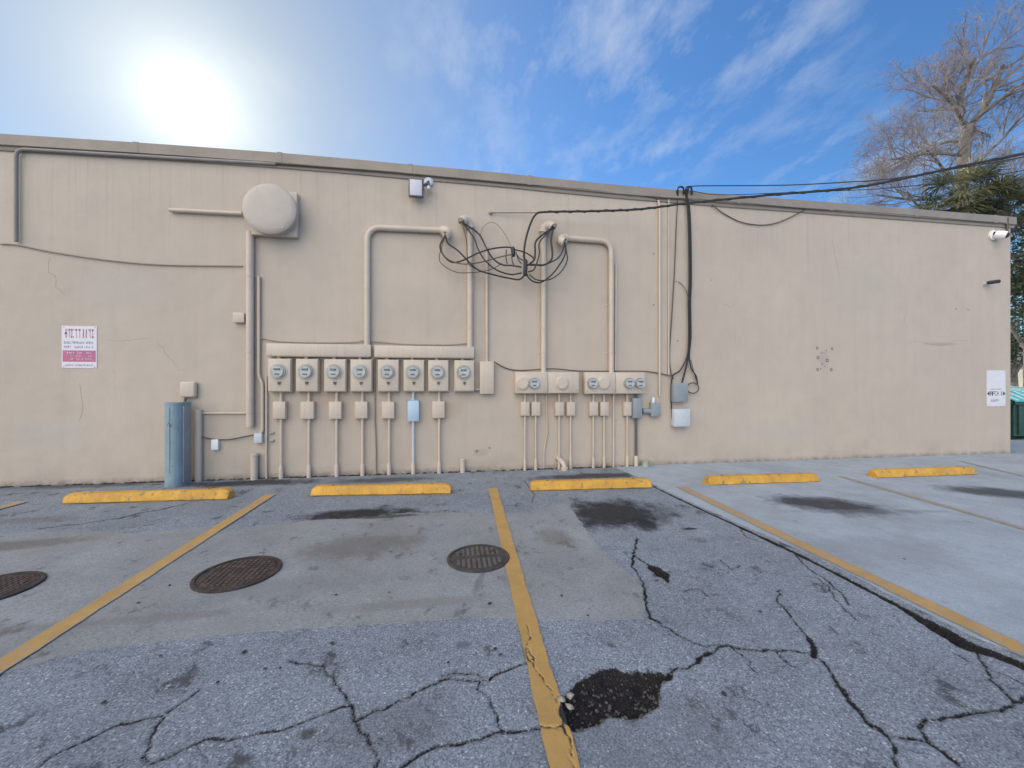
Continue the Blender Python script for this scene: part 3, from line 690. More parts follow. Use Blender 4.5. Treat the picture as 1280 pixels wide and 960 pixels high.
tE, hE = mast([(710, 298), (764, 302), (764, 468)], .046, 'beige service mast bending right from the rightmost weatherhead down to the right meter bank', [(735, 300, 'x'), (764, 380, 'z'), (764, 440, 'z')], ((-1, 0, 0), (-.1, -.8, -.7)), bendr=.20)

def wall_pipe(name, pts, r, label, mat='beige_pipe', off=.03, bendr=.06, cat='conduit', group=None, straps=()):
    P = [W(x, y, off) for x, y in pts]
    t = thing(name, (P[-1].x, 0, P[-1].z), label, cat, group)
    MB().tube(bend(P, bendr) if len(P) > 2 else P, r, 12).build('pipe', mat, t)
    for (x, y, ax) in straps:
        c = W(x, y, off); c.y = -off; mb = MB(); strap(mb, c, r, ax); mb.build('strap', mat, t)
    return t
wall_pipe('conduit', [(608.5, 308), (608.5, 455)], .026, 'slim beige conduit rising from the tall junction box between the masts', straps=[(608.5, 335, 'z'), (608.5, 372, 'z'), (608.5, 412, 'z')])
wall_pipe('conduit', [(770, 330), (769.5, 466)], .016, 'thin beige conduit running close beside the rightmost service mast')
wall_pipe('conduit', [(690, 260), (800, 258.5), (823, 250), (824.5, 262), (824.5, 495)][2:], .020, 'beige conduit dropping from under the coping to the small grey switch box', off=.03)
wall_pipe('conduit', [(836, 247), (836, 470)], .012, 'thin pale conduit beside the black cable bundle')
wall_pipe('conduit', [(20, 302), (20, 186), (345, 205)], .023, 'grey conduit running under the coping and turning down at the left', 'condgrey', off=.045, bendr=.12)
wall_pipe('conduit', [(212, 262.5), (303, 267)], .030, 'beige pipe stub ending in mid wall left of the round hood', off=.045)
wall_pipe('conduit', [(312.5, 290), (312.5, 533)], .052, 'thick beige pipe running down from the round hood', off=.06, straps=[(312.5, 345, 'z'), (312.5, 440, 'z'), (312.5, 515, 'z')])
wall_pipe('conduit', [(323.5, 345), (323.5, 470), (328, 480), (328, 540), (321.5, 545)], .022, 'beige conduit beside the thick pipe ending at a small white plug', off=.035, bendr=.05)
wall_pipe('conduit', [(250, 516.5), (308, 516.5)], .014, 'thin beige pipe running level from behind the blue pedestal', off=.03)
wall_pipe('conduit', [(248, 512), (248, 603)], .045, 'beige pipe standing close behind the blue pedestal', off=.06)
wall_pipe('conduit', [(333, 470), (333, 600)], .014, 'thin beige pipe left of the first breaker box conduit', off=.03)
wall_pipe('conduit', [(468.5, 447), (468.5, 525), (470, 560), (470, 596)], .011, 'thin painted cable pipe between the fourth and fifth meters', 'paintedcable', off=.02, bendr=.03)
wall_pipe('conduit', [(683, 492), (684, 540), (680, 565), (680, 588)], .012, 'thin painted pipe below the left wide meter bank', off=.02, bendr=.05)
wall_pipe('conduit', [(767, 492), (767, 590)], .018, 'rust-stained beige pipe below the right wide meter bank', off=.03)
def stub(px0, px1, y0, y1, r, label, off=.06):
    a, b = W((px0 + px1) / 2, y1, off), W((px0 + px1) / 2, y0, off); t = thing('pipe_stub', (a.x, 0, 0), label, 'pipe')
    MB().tube([(a.x, -off, .0), (a.x, -off, b.z - r * .6)], r, 14).build('pipe', 'beige_pipe', t)
    MB().lathe((a.x, -off, b.z - r * .7), (0, 0, 1), [(0, r * 1.12), (r * .6, r * 1.12), (r * .8, r * .8), (r * .85, 0)], 14).build('cap', 'beige_pipe', t)
stub(313, 322.5, 567, 600, .050, 'short capped beige pipe stub at the foot of the thick pipe')
stub(574.5, 582, 574, 592, .040, 'short capped pipe stub alone at the foot of the wall below the eighth meter')

# ------------------------------------------------------------------ wiring troughs, meter boxes, breaker boxes
def trough(x0, y0, x1, y1, label):
    a = W(x0, y1, .13); t = thing('wiring_trough', (a.x, 0, a.z), label, 'wiring trough', 'wiring troughs above the single meters')
    mb = MB(); X0, X1, Z0, Z1 = pxbox(mb, x0, y0, x1, y1, .0, .125, .006); mb.build('enclosure', 'beige', t)
    MB().box(X0 - .006, X1 + .006, -.118, -.134, Z0 + .012, Z1 + .006, .003).build('cover', 'beige', t)
    for s in np.linspace(X0 + .06, X1 - .06, 4): MB().lathe((s, -.133, Z0 + .03), (0, -1, 0), [(0, .009), (.005, .008), (.006, 0)], 10).build('screw', 'grey', t)
    return t, Z0
tr1, TZ = trough(333.5, 430.5, 463, 446, 'beige wiring trough above the first four meters')
tr2, _ = trough(468.5, 433, 592, 447.5, 'beige wiring trough above the meters five to eight')
MX = [(335, 363), (369, 398), (404, 433), (437.5, 465), (472, 498.5), (504, 530.5), (535, 561), (568, 593)]
OFF = .135
cx = [W((a + b) / 2, 469, OFF).x for a, b in MX]
mw = float(np.mean([W(b, 469, OFF).x - W(a, 469, OFF).x for a, b in MX])); mz0 = W(451, 490, OFF).z; mz1 = W(451, 449, OFF).z; mh = mz1 - mz0
METER_LABELS = ['first meter box from the left in the row of eight, beside the thick pipe', 'second meter box from the left in the row of eight single meters', 'third meter box from the left in the row of eight single meters',
    'fourth meter box from the left, last under the left trough', 'fifth meter box from the left, first under the right trough', 'sixth meter box from the left, above the pale blue breaker box',
    'seventh meter box from the left, above the last small breaker box of the row', 'eighth meter box in the row with no breaker box below, beside the tall junction box']
def meter(t, c, r=.085, dirn=(0, -1, 0), face='dialface', ring='meterring'):   # glass-domed electricity meter: ring, dial, dome
    rg = MB().lathe(c, dirn, [(0, r * 1.12), (.018, r * 1.12), (.030, r * 1.05), (.030, r * .94), (.012, r * .92), (.0, r * .92)], 28).build('meter_ring', ring, t)
    MB().lathe(Vector(c) + Vector(dirn) * .0, dirn, [(.004, r * .9), (.045, r * .84), (.045, r * .5), (.045, 0)], 24).build('dial_face', face, rg)
    d = MB(); cc = Vector(c) + Vector(dirn) * .047
    d.box(cc.x - r * .42, cc.x + r * .42, cc.y - .004, cc.y + .004, cc.z + r * .12, cc.z + r * .42, .002, 1)
    d.box(cc.x - r * .3, cc.x + r * .3, cc.y - .003, cc.y + .003, cc.z - r * .5, cc.z - r * .3, .001, 1)
    d.build('display', 'displaygrey', rg)
    MB().lathe(c, dirn, [(.012, r * .91), (.055, r * .90), (.080, r * .82), (.096, r * .60), (.102, r * .3), (.103, 0)], 24).build('glass_dome', 'glass', rg)
    return rg
def make_meter_box(x, label):
    t = thing('meter_box', (x, 0, mz0), label, 'electric meter', 'single electric meters under the troughs')
    MB().box(x - mw / 2, x + mw / 2, .0, -.112, mz0, mz1, .008).build('enclosure', 'beige', t)
    MB().box(x - mw / 2 + .006, x + mw / 2 - .006, -.108, -OFF, mz0 + .012, mz1 - .010, .010, 3).build('cover', 'beige', t)
    c = (x - mw * .04, -OFF + .002, mz0 + mh * .62)
    meter(t, c, .098)
    MB().lathe((c[0], -OFF + .001, c[2]), (0, -1, 0), [(0, .135), (.008, .13), (.010, .112)], 28).build('collar', 'beige', t)
    mb = MB().box(x - .022, x + .026, -OFF + .002, -OFF - .014, mz0 + mh * .27, mz0 + mh * .315, .003); mb.lathe((x, -OFF - .012, mz0 + mh * .25), (0, -1, 0), [(0, .014), (.012, .014), (.013, 0)], 10)
    mb.build('seal_latch', 'darkgrey', t)
    MB().tube([(x - .03, -.06, mz1 - .01), (x - .03, -.06, TZ + .02)], .028, 12).build('nipple', 'beige_pipe', t)
    return t
m0 = make_meter_box(cx[0], METER_LABELS[0])
for x, lb in zip(cx[1:], METER_LABELS[1:]): dup(m0, (x, 0, mz0), lb)

# tall junction box
a = W(600, 492, .11); t = thing('junction_box', (a.x, 0, a.z), 'tall narrow beige junction box right of the eighth meter', 'junction box')
mb = MB(); X0, X1, Z0, Z1 = pxbox(mb, 600, 452, 617, 492, 0, .10, .006); mb.build('enclosure', 'beige', t)
MB().box(X0 - .004, X1 + .004, -.094, -.108, Z0 - .004, Z1 + .004, .004).build('cover', 'beige', t)
MB().tube([W(592, 487, .05), W(601, 487, .05)], .024, 12).build('nipple', 'grey', t)

def breaker_box(x0, y0, x1, y1, label, pipe_to, mat='beige', pipe_mat='beige_pipe', sleeve=True, top=491, round_=.006, off=.10, pr=.019, group='small breaker boxes below the meters', pipe_dx=.0):
    a = W((x0 + x1) / 2, y1, off); t = thing('breaker_box', (a.x, 0, a.z), label, 'breaker box', group)
    mb = MB(); X0, X1, Z0, Z1 = pxbox(mb, x0, y0, x1, y1, 0, off - .012, round_); mb.build('enclosure', mat, t)
    MB().box(X0 + .004, X1 - .004, -(off - .016), -off, Z0 + .006, Z1 - .004, max(.004, round_ * .8), 2).build('cover', mat, t)
    xc = (X0 + X1) / 2 + pipe_dx; zt = W((x0 + x1) / 2, top, .07).z
    MB().tube([(xc, -.05, Z1 - .01), (xc, -.05, zt + .03)], pr, 12).build('nipple', pipe_mat, t)
    MB().lathe((xc, -.05, Z1 - .004), (0, 0, 1), [(0, pr * 1.5), (.02, pr * 1.5), (.024, pr)], 12).build('hub', pipe_mat, t)
    if pipe_to:
        zb = 0.0
        MB().tube([(xc, -.05, Z0 + .01), (xc, -.05, zb)], pr, 12).build('conduit', pipe_mat, t)
        if sleeve: MB().lathe((xc, -.05, zb), (0, 0, 1), [(0, pr * 1.55), (.16, pr * 1.5), (.19, pr * 1.02)], 14).build('sleeve', 'beige_pipe', t)
    return t
BL = ['first small beige breaker box from the left, below the first meter', 'second small beige breaker box from the left, below the second meter', 'third small beige breaker box from the left, below the third meter', 'fourth small beige breaker box from the left, below the fourth meter',
      'fifth small beige breaker box from the left, below the fifth meter', None, 'small beige breaker box right of the pale blue one, below the seventh meter']
for i, (x0, x1, y0, y1) in enumerate([(341, 357, 502, 524), (375.5, 392.5, 502, 524), (411, 427, 502, 524), (443.5, 459.5, 502, 523.5), (477, 493, 502, 523.5), None, (540, 556, 501.5, 523)] if False else [(341, 357, 502, 524), (375.5, 392.5, 502, 524), (411, 427, 502, 524), (443.5, 459.5, 502, 523.5), (477, 493, 502, 523.5), (0, 0, 0, 0), (540, 556, 501.5, 523)]):
    if BL[i]: breaker_box(x0, y0, x1, y1, BL[i], True, pr=.021, pipe_dx=.012)
t = breaker_box(508.5, 500, 524, 527, 'rounded pale blue breaker box below the sixth meter', True, 'bluegrey', 'lightgrey', True, round_=.022, pr=.021)

def meter_bank(x0, y0, x1, y1, label, meters):
    off = .15; a = W(x0, y1, off); t = thing('meter_bank', (a.x, 0, a.z), label, 'meter bank', 'wide meter banks')
    mb = MB(); X0, X1, Z0, Z1 = pxbox(mb, x0, y0, x1, y1, 0, off - .02, .008); mb.build('enclosure', 'beige', t)
    xm = (X0 + X1) / 2
    for (p, q) in ((X0, xm - .004), (xm + .004, X1)): MB().box(p + .005, q - .005, -(off - .024), -off, Z0 + .008, Z1 - .008, .008).build('cover', 'beige', t)
    for (px, kind) in meters:
        c = W(px, 479, off); c.y = -off + .002
        if kind == 'cap': MB().lathe(c, (0, -1, 0), [(0, .115), (.014, .115), (.020, .10), (.022, .095), (.034, .09), (.036, 0)], 26).build('socket_cap', 'beige', t)
        else: meter(t, c, .088)
    for px in (x0 + 3, (x0 + x1) / 2, x1 - 3):
        c = W(px, y1 - 4, off); MB().lathe((c.x, -off, c.z), (0, -1, 0), [(0, .010), (.006, .009), (.007, 0)], 8).build('screw', 'grey', t)
    return t
meter_bank(644, 465, 724, 492, 'left wide beige meter bank, with two blanked sockets and one meter', [(653, 'cap'), (667.5, 'meter'), (702.5, 'cap')])
meter_bank(731, 465.5, 806, 492.5, 'right wide beige meter bank, with three glass meters and one blanked socket', [(740.5, 'meter'), (754.5, 'cap'), (786, 'meter'), (799.5, 'meter')])
BANKL = [((651, 662), 'breaker box below the left end of the left meter bank'), ((664.5, 675.5), 'breaker box second from the left below the left meter bank'), ((694, 705), 'breaker box third from the left below the left meter bank'), ((708.5, 719), 'breaker box below the right end of the left meter bank'),
         ((737, 747.5), 'breaker box below the left end of the right meter bank'), ((750.5, 761), 'breaker box second from the left below the right meter bank'), ((780, 789.5), 'beige breaker box touching the grey one below the right meter bank')]
for (x0, x1), lb in BANKL: breaker_box(x0, 502.5, x1, 520, lb, True, off=.085, pr=.017, top=493, group='narrow breaker boxes below the wide meter banks', round_=.005)
breaker_box(791, 497.5, 802.5, 523, 'grey breaker box with a dark pipe below the right meter bank', True, 'greybox', 'darkgrey', True, off=.11, pr=.023, top=493, round_=.005, group='narrow breaker boxes below the wide meter banks')
def plain_box(name, x0, y0, x1, y1, off, mat, label, cat, cmat=None):
    a = W(x0, y1, off); t = thing(name, (a.x, 0, a.z), label, cat)
    mb = MB(); X0, X1, Z0, Z1 = pxbox(mb, x0, y0, x1, y1, 0, off - .01, .006); mb.build('enclosure', mat, t)
    MB().box(X0 - .004, X1 + .004, -(off - .016), -off, Z0 - .003, Z1 + .004, .004).build('cover', cmat or mat, t); return t, X0, X1, Z0, Z1
t, X0, X1, Z0, Z1 = plain_box('switch_box', 814, 503.5, 825, 520.5, .09, 'greybox', 'small grey switch box between the dark grey pipe and the cable box', 'switch box')
MB().tube([W(803, 514, .04), W(815, 514, .04)], .05, 10).build('coupling', 'greybox', t)
MB().box(X0 + .02, X0 + .06, -.05, -.09, Z1, Z1 + .09, .006).build('white_tag', 'white', t)
t, X0, X1, Z0, Z1 = plain_box('cable_box', 842, 479, 859.5, 502, .13, 'greybox', 'dark grey cable box directly under the black cable bundle', 'cable box')
plain_box('cable_box', 842.5, 511.5, 862, 533, .13, 'lightgrey', 'pale grey cable box below the dark grey one', 'cable box')
plain_box('outlet_box', 291.5, 391, 305, 403, .07, 'beige', 'small beige outlet box left of the thick pipe', 'outlet box')
plain_box('outlet_box', 264.5, 549.5, 272.5, 562, .06, 'white', 'small bright white outlet box right of the blue pedestal', 'outlet box')
plain_box('outlet_box', 318, 542, 327, 553.5, .07, 'white', 'small white plug box at the end of the thin conduit', 'outlet box', 'lightgrey')
plain_box('bracket_plate', 337, 540, 342, 542.5, .02, 'grey', 'tiny upper grey metal bracket left of the first conduit', 'bracket')
plain_box('bracket_plate', 337, 549.5, 342, 552.5, .02, 'grey', 'tiny lower grey metal bracket left of the first conduit', 'bracket')
for (px, py, lb) in ((705, 584, 'beige pipe elbow coming out of the ground below the left meter bank'),):
    c = W(px, py, .12); t = thing('pipe_elbow', (c.x, 0, 0), lb, 'pipe')
    MB().tube(spline([(c.x - .10, -.03, .20), (c.x - .05, -.05, .15), (c.x - .02, -.12, .12), (c.x, -.15, .05), (c.x, -.15, 0)], 6), .042, 12).build('pipe', 'beige_pipe', t)
    MB().lathe((c.x, -.15, 0), (0, 0, 1), [(0, .06), (.05, .06), (.06, .045)], 14).build('coupling', 'beige_pipe', t)
c = W(806, 586, .1); t = thing('paint_can', (c.x, 0, 0), 'low pale green can at the foot of the dark grey pipe', 'can')
MB().lathe((c.x + .02, -.09, 0), (0, 0, 1), [(0, 0), (0, .06), (.004, .064), (.10, .064), (.104, .067), (.112, .067), (.112, .058), (.106, .055), (.106, 0)], 20).build('body', paint('pale_green', (.34, .38, .30), .5, .2), t)

# ------------------------------------------------------------------ round hood, lamp, cameras
off = .0
c = W(338, 262, .20); t = thing('round_hood', (c.x, 0, c.z), 'large round painted drum on a square box high on the wall', 'vent hood')
p0, p1 = W(314, 293, .10), W(371, 240, .10)
MB().box(p0.x, p1.x, 0, -.10, p0.z, p1.z, .01).build('back_box', 'beige', t)
MB().lathe((c.x, -.095, c.z), (0, -1, 0), [(0, .36), (.10, .36), (.115, .372), (.135, .372), (.15, .355), (.165, .30), (.172, .18), (.174, 0)], 48).build('drum', paint('drum_paint', (.44, .385, .34), .45, .06), t)
for a_ in (.5, 2.1, 3.7, 5.3): MB().lathe((c.x + .33 * math.cos(a_), -.247, c.z + .33 * math.sin(a_)), (0, -1, 0), [(0, .013), (.008, .012), (.009, 0)], 8).build('lid_bolt', 'beige_pipe', t)
c = W(520, 234, .14); t = thing('flood_lamp', (c.x, 0, c.z), 'square grey floodlight with a sensor under the coping', 'floodlight')
p0, p1 = W(510.5, 245, .17), W(529, 223.5, .17)
hb = MB().box(p0.x, p1.x, -.11, -.165, p0.z, p1.z, .012).build('housing', 'darkgrey', t)
MB().box(p0.x + .02, p1.x - .02, -.155, -.171, p0.z + .02, p1.z - .02, .004).build('lens', 'lens', t)
for k in range(6): z = p0.z + .03 + k * (p1.z - p0.z - .06) / 5; MB().box(p0.x + .02, p1.x - .02, -.085, -.112, z - .004, z + .004, 0).build('cooling_fin', 'darkgrey', hb)
s = W(535.5, 224.5, .10); MB().lathe((s.x, -.0, s.z + .005), (0, -1, 0), [(0, .075), (.03, .075), (.045, .06), (.05, .03), (.05, 0)], 20).build('wall_plate', 'lightgrey', t)
MB().tube(spline([(s.x, -.04, s.z), (s.x - .03, -.08, s.z - .06), (s.x - .09, -.10, s.z - .11), (p1.x - .01, -.12, (p0.z + p1.z) / 2)], 5), .020, 10).build('arm', 'darkgrey', t)
MB().tube(spline([(s.x, -.04, s.z - .02), (s.x + .005, -.09, s.z - .08), (s.x + .005, -.11, s.z - .13)], 4), .016, 10).build('sensor_arm', 'darkgrey', t)
MB().lathe((s.x + .005, -.10, s.z - .12), (0, -.5, -.8), [(0, 0), (0, .03), (.05, .034), (.07, .026), (.075, 0)], 16).build('motion_sensor', 'lightgrey', t)
c = W(1255, 291, .15); t = thing('security_camera', (c.x, 0, c.z), 'white dome security camera at the corner under the coping', 'security camera')
MB().lathe((c.x - .05, 0, c.z), (0, -1, 0), [(0, .10), (.03, .10), (.035, .06), (.05, .06)], 20).build('mount', 'white', t)
MB().lathe((c.x - .05, -.045, c.z), (.45, -.8, -.35), [(0, 0), (0, .075), (.10, .085), (.15, .075), (.16, .06)], 20).build('housing', 'white', t)
MB().lathe(Vector((c.x - .05, -.045, c.z)) + Vector((.45, -.8, -.35)).normalized() * .15, (.45, -.8, -.35), [(0, .062), (.03, .05), (.05, .02), (.052, 0)], 16).build('lens', 'black', t)
a = W(1259, 277, .05); MB().tube([(a.x, -.05, a.z + .08), (a.x, -.05, c.z + .02), (c.x - .02, -.03, c.z)], .022, 10).build('wire_pipe', 'browncable', t)
c = W(1243, 352, .12); t = thing('security_camera', (c.x, 0, c.z), 'small black bullet camera on the wall above the white sign', 'security camera')
MB().lathe((c.x - .06, 0, c.z - .02), (0, -1, 0), [(0, .04), (.02, .04), (.02, .016), (.07, .016), (.07, 0)], 14).build('mount', 'lightgrey', t)
MB().lathe((c.x - .09, -.075, c.z - .015), (1, -.35, .12), [(0, 0), (0, .028), (.02, .036), (.19, .036), (.19, .028), (.18, 0)], 16).build('body', 'black', t)

# ------------------------------------------------------------------ blue pedestal and lidded outlet
c = G(225, 605); yb = min(c.y + .02, -.30); t = thing('utility_pedestal', (c.x, yb, 0), 'tall faded blue metal pedestal standing against the wall', 'utility pedestal')
p0 = G(212, 604.5); ztop = CAM.z + (480 - 503) / F * ((Vector((c.x, yb, 0)) - CAM).dot(FW)); wd = .225; dp = .2
mb = MB(); out = []
for k in range(25):
    a = math.pi * k / 24; ca, sa = math.cos(a), math.sin(a)
    out.append((c.x - wd / 2 * math.copysign(abs(ca) ** .75, ca), yb + .05 - .15 * abs(sa) ** .75, 0))
out += [(c.x + wd / 2, yb + .16, 0), (c.x - wd / 2, yb + .16, 0)]
mb.prism(out, (0, 0, ztop - .02)); mb.build('body', 'pedestal', t)
def scaled(o, k): return [(c.x + (p[0] - c.x) * k, yb + (p[1] - yb) * k, p[2]) for p in o]
mb = MB(); mb.prism([(x, y, ztop - .03) for x, y, _ in scaled(out, 1.03)], (0, 0, .03)); mb.build('lid', 'pedestal', t)
mb = MB(); mb.prism([(x, y, .16) for x, y, _ in scaled(out, 1.015)], (0, 0, .014)); mb.prism([(x, y, .0) for x, y, _ in scaled(out, 1.05)], (0, 0, .03)); mb.build('band', 'pedestal', t)
mb = MB(); random.seed(11)
for k in range(9):
    x = c.x - .06 + k * .015; z = ztop - .30 + random.uniform(-.02, .02); yy = yb + .05 - .15 * (1 - ((x - c.x) / (wd / 2)) ** 2) ** .4
    mb.box(x - .006, x + .006, yy - .0025, yy + .006, z - random.uniform(.008, .02), z + random.uniform(.006, .02), 0)
mb.build('faded_sticker', 'darkgrey', t)
MB().box(c.x + wd / 2 - .002, c.x + wd / 2 + .012, yb - .02, yb + .15, .04, ztop - .05, .004).build('side_door', 'greybox', t)
MB().box(c.x - .002, c.x + .002, yb - .1035, yb - .08, .20, ztop - .06, 0).build('seam', 'darkgrey', t)
for z in (.30, .62, ztop - .12): MB().lathe((c.x + .03, yb - .098, z), (0, -1, 0), [(0, .009), (.006, .008), (.007, 0)], 8).build('rivet', 'grey', t)
c2 = W(233, 487, .09); t = thing('outlet_box', (c2.x, 0, c2.z), 'round-cornered beige outlet box just above the blue pedestal', 'outlet box')
p0, p1 = W(223.5, 497, .09), W(243, 477, .09); MB().box(p0.x, p1.x, 0, -.085, p0.z, p1.z, .03, 4).build('cover', 'beige', t)
MB().tube([(p0.x + .07, -.05, p0.z + .02), (p0.x + .06, -.07, p0.z - .14)], .018, 10).build('cord', 'browncable', t)

# ------------------------------------------------------------------ signs
def sign_plate(x0, y0, x1, y1, label):
    p0, p1 = W(x0, y1, .006), W(x1, y0, .006); t = thing('sign', ((p0.x + p1.x) / 2, 0, p0.z), label, 'sign')
    return t, p0, p1
def glyph_row(t, name, mat, X0, X1, Z0, Z1, n, y=-.0085, seed=1):   # worn lettering: short strokes of unequal height
    rr = random.Random(seed); mb = MB(); w = (X1 - X0) / n
    for i in range(n):
        if rr.random() < .1: continue
        x = X0 + i * w; k = w * .72
        for q in range(rr.choice((2, 2, 3))):
            if rr.random() < .5: u = x + rr.uniform(0, k * .7); mb.box(u, u + k * .28, y, y + .004, Z0, Z1, 0)
            else: v = Z0 + (Z1 - Z0) * rr.choice((0, .4, .8)); mb.box(x, x + k, y, y + .0035, v, v + (Z1 - Z0) * .2, 0)
    return mb.build(name, mat, t, smooth=False)
t, p0, p1 = sign_plate(77, 408, 121, 460, 'faded pink and white notice sign on the wall at left'); w, h = p1.x - p0.x, p1.z - p0.z
MB().box(p0.x, p1.x, -.001, -.006, p0.z, p1.z, .001, 1).build('plate', 'sign_white', t)
for bx_ in (p0.x + w * .06, p1.x - w * .06):
    for bz_ in (p0.z + h * .03, p1.z - h * .03): MB().lathe((bx_, -.0058, bz_), (0, -1, 0), [(0, .008), (.003, .007), (.004, 0)], 8).build('fixing_screw', 'grey', t)
zz = lambda f: p0.z + h * f
MB().box(p0.x + w * .03, p1.x - w * .03, -.0062, -.0072, zz(.15), zz(.42), 0).build('red_panel', 'sign_red', t)
glyph_row(t, 'heading', 'sign_pink', p0.x + w * .08, p1.x - w * .05, zz(.72), zz(.93), 9, seed=3)
glyph_row(t, 'text_line', 'sign_violet', p0.x + w * .06, p1.x - w * .1, zz(.58), zz(.635), 20, seed=5)
glyph_row(t, 'text_line', 'sign_violet', p0.x + w * .06, p1.x - w * .1, zz(.48), zz(.53), 20, seed=6)
for k in range(3): glyph_row(t, 'text_line', 'sign_white', p0.x + w * (.16 + .04 * k), p1.x - w * .14, zz(.345 - k * .075), zz(.385 - k * .075), 13, seed=10 + k)
glyph_row(t, 'text_line', 'sign_violet', p0.x + w * .1, p1.x - w * .1, zz(.05), zz(.09), 20, seed=9)
t, p0, p1 = sign_plate(1233.5, 463, 1257, 508, 'white sign with a black arrowed text band by the right corner'); w, h = p1.x - p0.x, p1.z - p0.z
MB().box(p0.x, p1.x, -.001, -.006, p0.z, p1.z, .001, 1).build('plate', 'sign_white', t)
for bx_ in (p0.x + w * .06, p1.x - w * .06):
    for bz_ in (p0.z + h * .03, p1.z - h * .03): MB().lathe((bx_, -.0058, bz_), (0, -1, 0), [(0, .008), (.003, .007), (.004, 0)], 8).build('fixing_screw', 'grey', t)
zc = p0.z + h * .355
for sx, d in ((p0.x + w * .01, 1), (p1.x - w * .01, -1)):
    MB().prism([(sx, -.0062, zc), (sx + d * w * .13, -.0062, zc + h * .06), (sx + d * w * .13, -.0062, zc - h * .06)], (0, -.002, 0)).build('arrow', 'sign_black', t, smooth=False)
glyph_row(t, 'heading', 'sign_black', p0.x + w * .17, p1.x - w * .17, zc - h * .055, zc + h * .06, 7, seed=21)
glyph_row(t, 'text_line', 'sign_grey', p0.x + w * .2, p1.x - w * .35, p0.z + h * .13, p0.z + h * .20, 6, seed=22)
glyph_row(t, 'text_line', 'sign_grey', p0.x + w * .2, p1.x - w * .2, p0.z + h * .46, p0.z + h * .49, 8, seed=23)

# ------------------------------------------------------------------ cables
def cable(pts, r, label, mat='black', group=None, raw=None, n=7, smooth=8, cat='cable', name='cable'):
    P = raw or [W(p[0], p[1], p[2]) for p in pts]
    o = MB().tube(spline(P, smooth), r, n).build(name, mat); return tag(o, label, cat, group)
cable([(0, 305, .02), (20, 306, .02), (60, 314, .02), (110, 322, .02), (160, 328, .02), (215, 331.5, .02), (303, 332.5, .02)], .010, 'grey cable sagging across the left part of the wall', 'paintedcable')
cable([(323, 422, .03), (350, 427, .02), (400, 428.5, .02), (440, 428, .02), (457, 426, .03), (468, 427, .03), (510, 430.5, .02), (560, 431, .02), (586, 429, .03)], .009, 'thin painted cable running along the tops of the troughs', 'paintedcable')
cable([(617, 452, .08), (632, 460, .02), (650, 463, .02), (690, 461, .07), (720, 463.5, .03), (745, 464, .05), (800, 464, .06), (820, 466, .02), (840, 470, .04)], .010, 'thin cable looping over the tops of the two wide meter banks', 'browncable')
cable([(252, 546, .05), (265, 549, .05), (285, 549.5, .03), (305, 546, .05), (320, 543, .06)], .010, 'slack cable between the blue pedestal and the small white plug', 'browncable')
cable([(330, 203, .055), (470, 213.5, .055), (520, 218, .055), (640, 229, .05), (740, 238, .05), (812, 245.5, .045), (824, 250, .04)], .012, 'dark cable stapled along the underside of the coping', 'browncable')
cable([(825, 247, .05), (880, 250, .05), (1000, 260, .05), (1120, 268, .05), (1220, 276.5, .05), (1257, 279, .05)], .013, 'dark cable under the coping at the right end of the wall', 'browncable')
cable([(890, 256, .04), (905, 267, .02), (925, 277, .02), (945, 281, .02), (965, 280, .02), (985, 273, .02), (1012, 259, .04)], .009, 'thin cable drooping in a shallow loop below the coping', 'browncable')
cable([(613, 266, .03), (640, 266, .06), (672, 266, .10)], .007, 'thin anchor wire tied to a hook left of the service drop', 'browncable')
c = W(613, 265.5, .03); tag(MB().lathe((c.x, 0, c.z), (0, -1, 0), [(0, .035), (.01, .035), (.01, .014), (.05, .014), (.06, .022), (.065, 0)], 12).build('wall_hook', 'grey'), 'small metal hook holding the anchor wire', 'hook')
# black bundle down the wall
rb = random.Random(5)
bund = [(860, 236, .09), (858.5, 246, .05), (861, 262, .05), (862.5, 300, .04), (863, 350, .04), (862, 378, .04), (862.5, 420, .04), (860.5, 445, .05)]
def off_path(P, k): return [W(x + k[0] * (1 if 2 <= i else .6), y, o + k[1]) for i, (x, y, o) in enumerate(P)]
TG = 'black cables bundled down the wall above the grey boxes'
cable(None, .017, 'thickest black cable in the bundle hanging from the coping', raw=off_path(bund, (0, 0)) + [W(856, 465, .07), W(852, 480, .10)], group=TG)
cable(None, .012, 'black cable of the bundle curving right to the small coil', raw=off_path(bund, (1.2, .02)) + [W(864, 460, .06), W(870, 470, .05), W(872, 480, .05)], group=TG)
cable(None, .012, 'black cable of the bundle ending behind the dark grey box', raw=off_path(bund, (-1.6, .015)) + [W(850, 463, .05), W(841, 470, .05), W(839, 490, .04), W(840, 525, .04)], group=TG)
ring = [W(866 + 7.5 * math.cos(a), 485 + 6.5 * math.sin(a), .05 + .008 * math.sin(3 * a)) for a in np.linspace(0, 4 * math.pi, 40)]
cable(None, .010, 'small coil of spare cable beside the dark grey box', 'browncable', raw=ring, smooth=2)
cable([(863.5, 450, .05), (868, 468, .05), (872, 480, .05)], .007, 'thin cable feeding the small coil', 'browncable')
cable([(848, 352, .02), (853, 356, .03), (858, 364, .05), (860.5, 374, .06)], .006, 'short cable spur from the bundle to a wall hole', 'browncable')
cable([(848, 238, .09), (847, 252, .04), (845, 290, .02), (843, 340, .02), (839.5, 400, .02), (837, 440, .02), (838, 462, .03), (842, 474, .05)], .009, 'thin brown cable hanging left of the black bundle', 'browncable')
# the coping bracket where the cables come over
c = W(856, 237, .10)
for k, (px, lb) in enumerate(((850, 'left black cable loop hooked over the coping'), (860, 'right black cable loop hooked over the coping'))):
    cable([(px - 3, 244, .06), (px - 3, 236, .10), (px, 233.5, .11), (px + 4, 235, .11), (px + 5, 243, .08)], .016, lb)
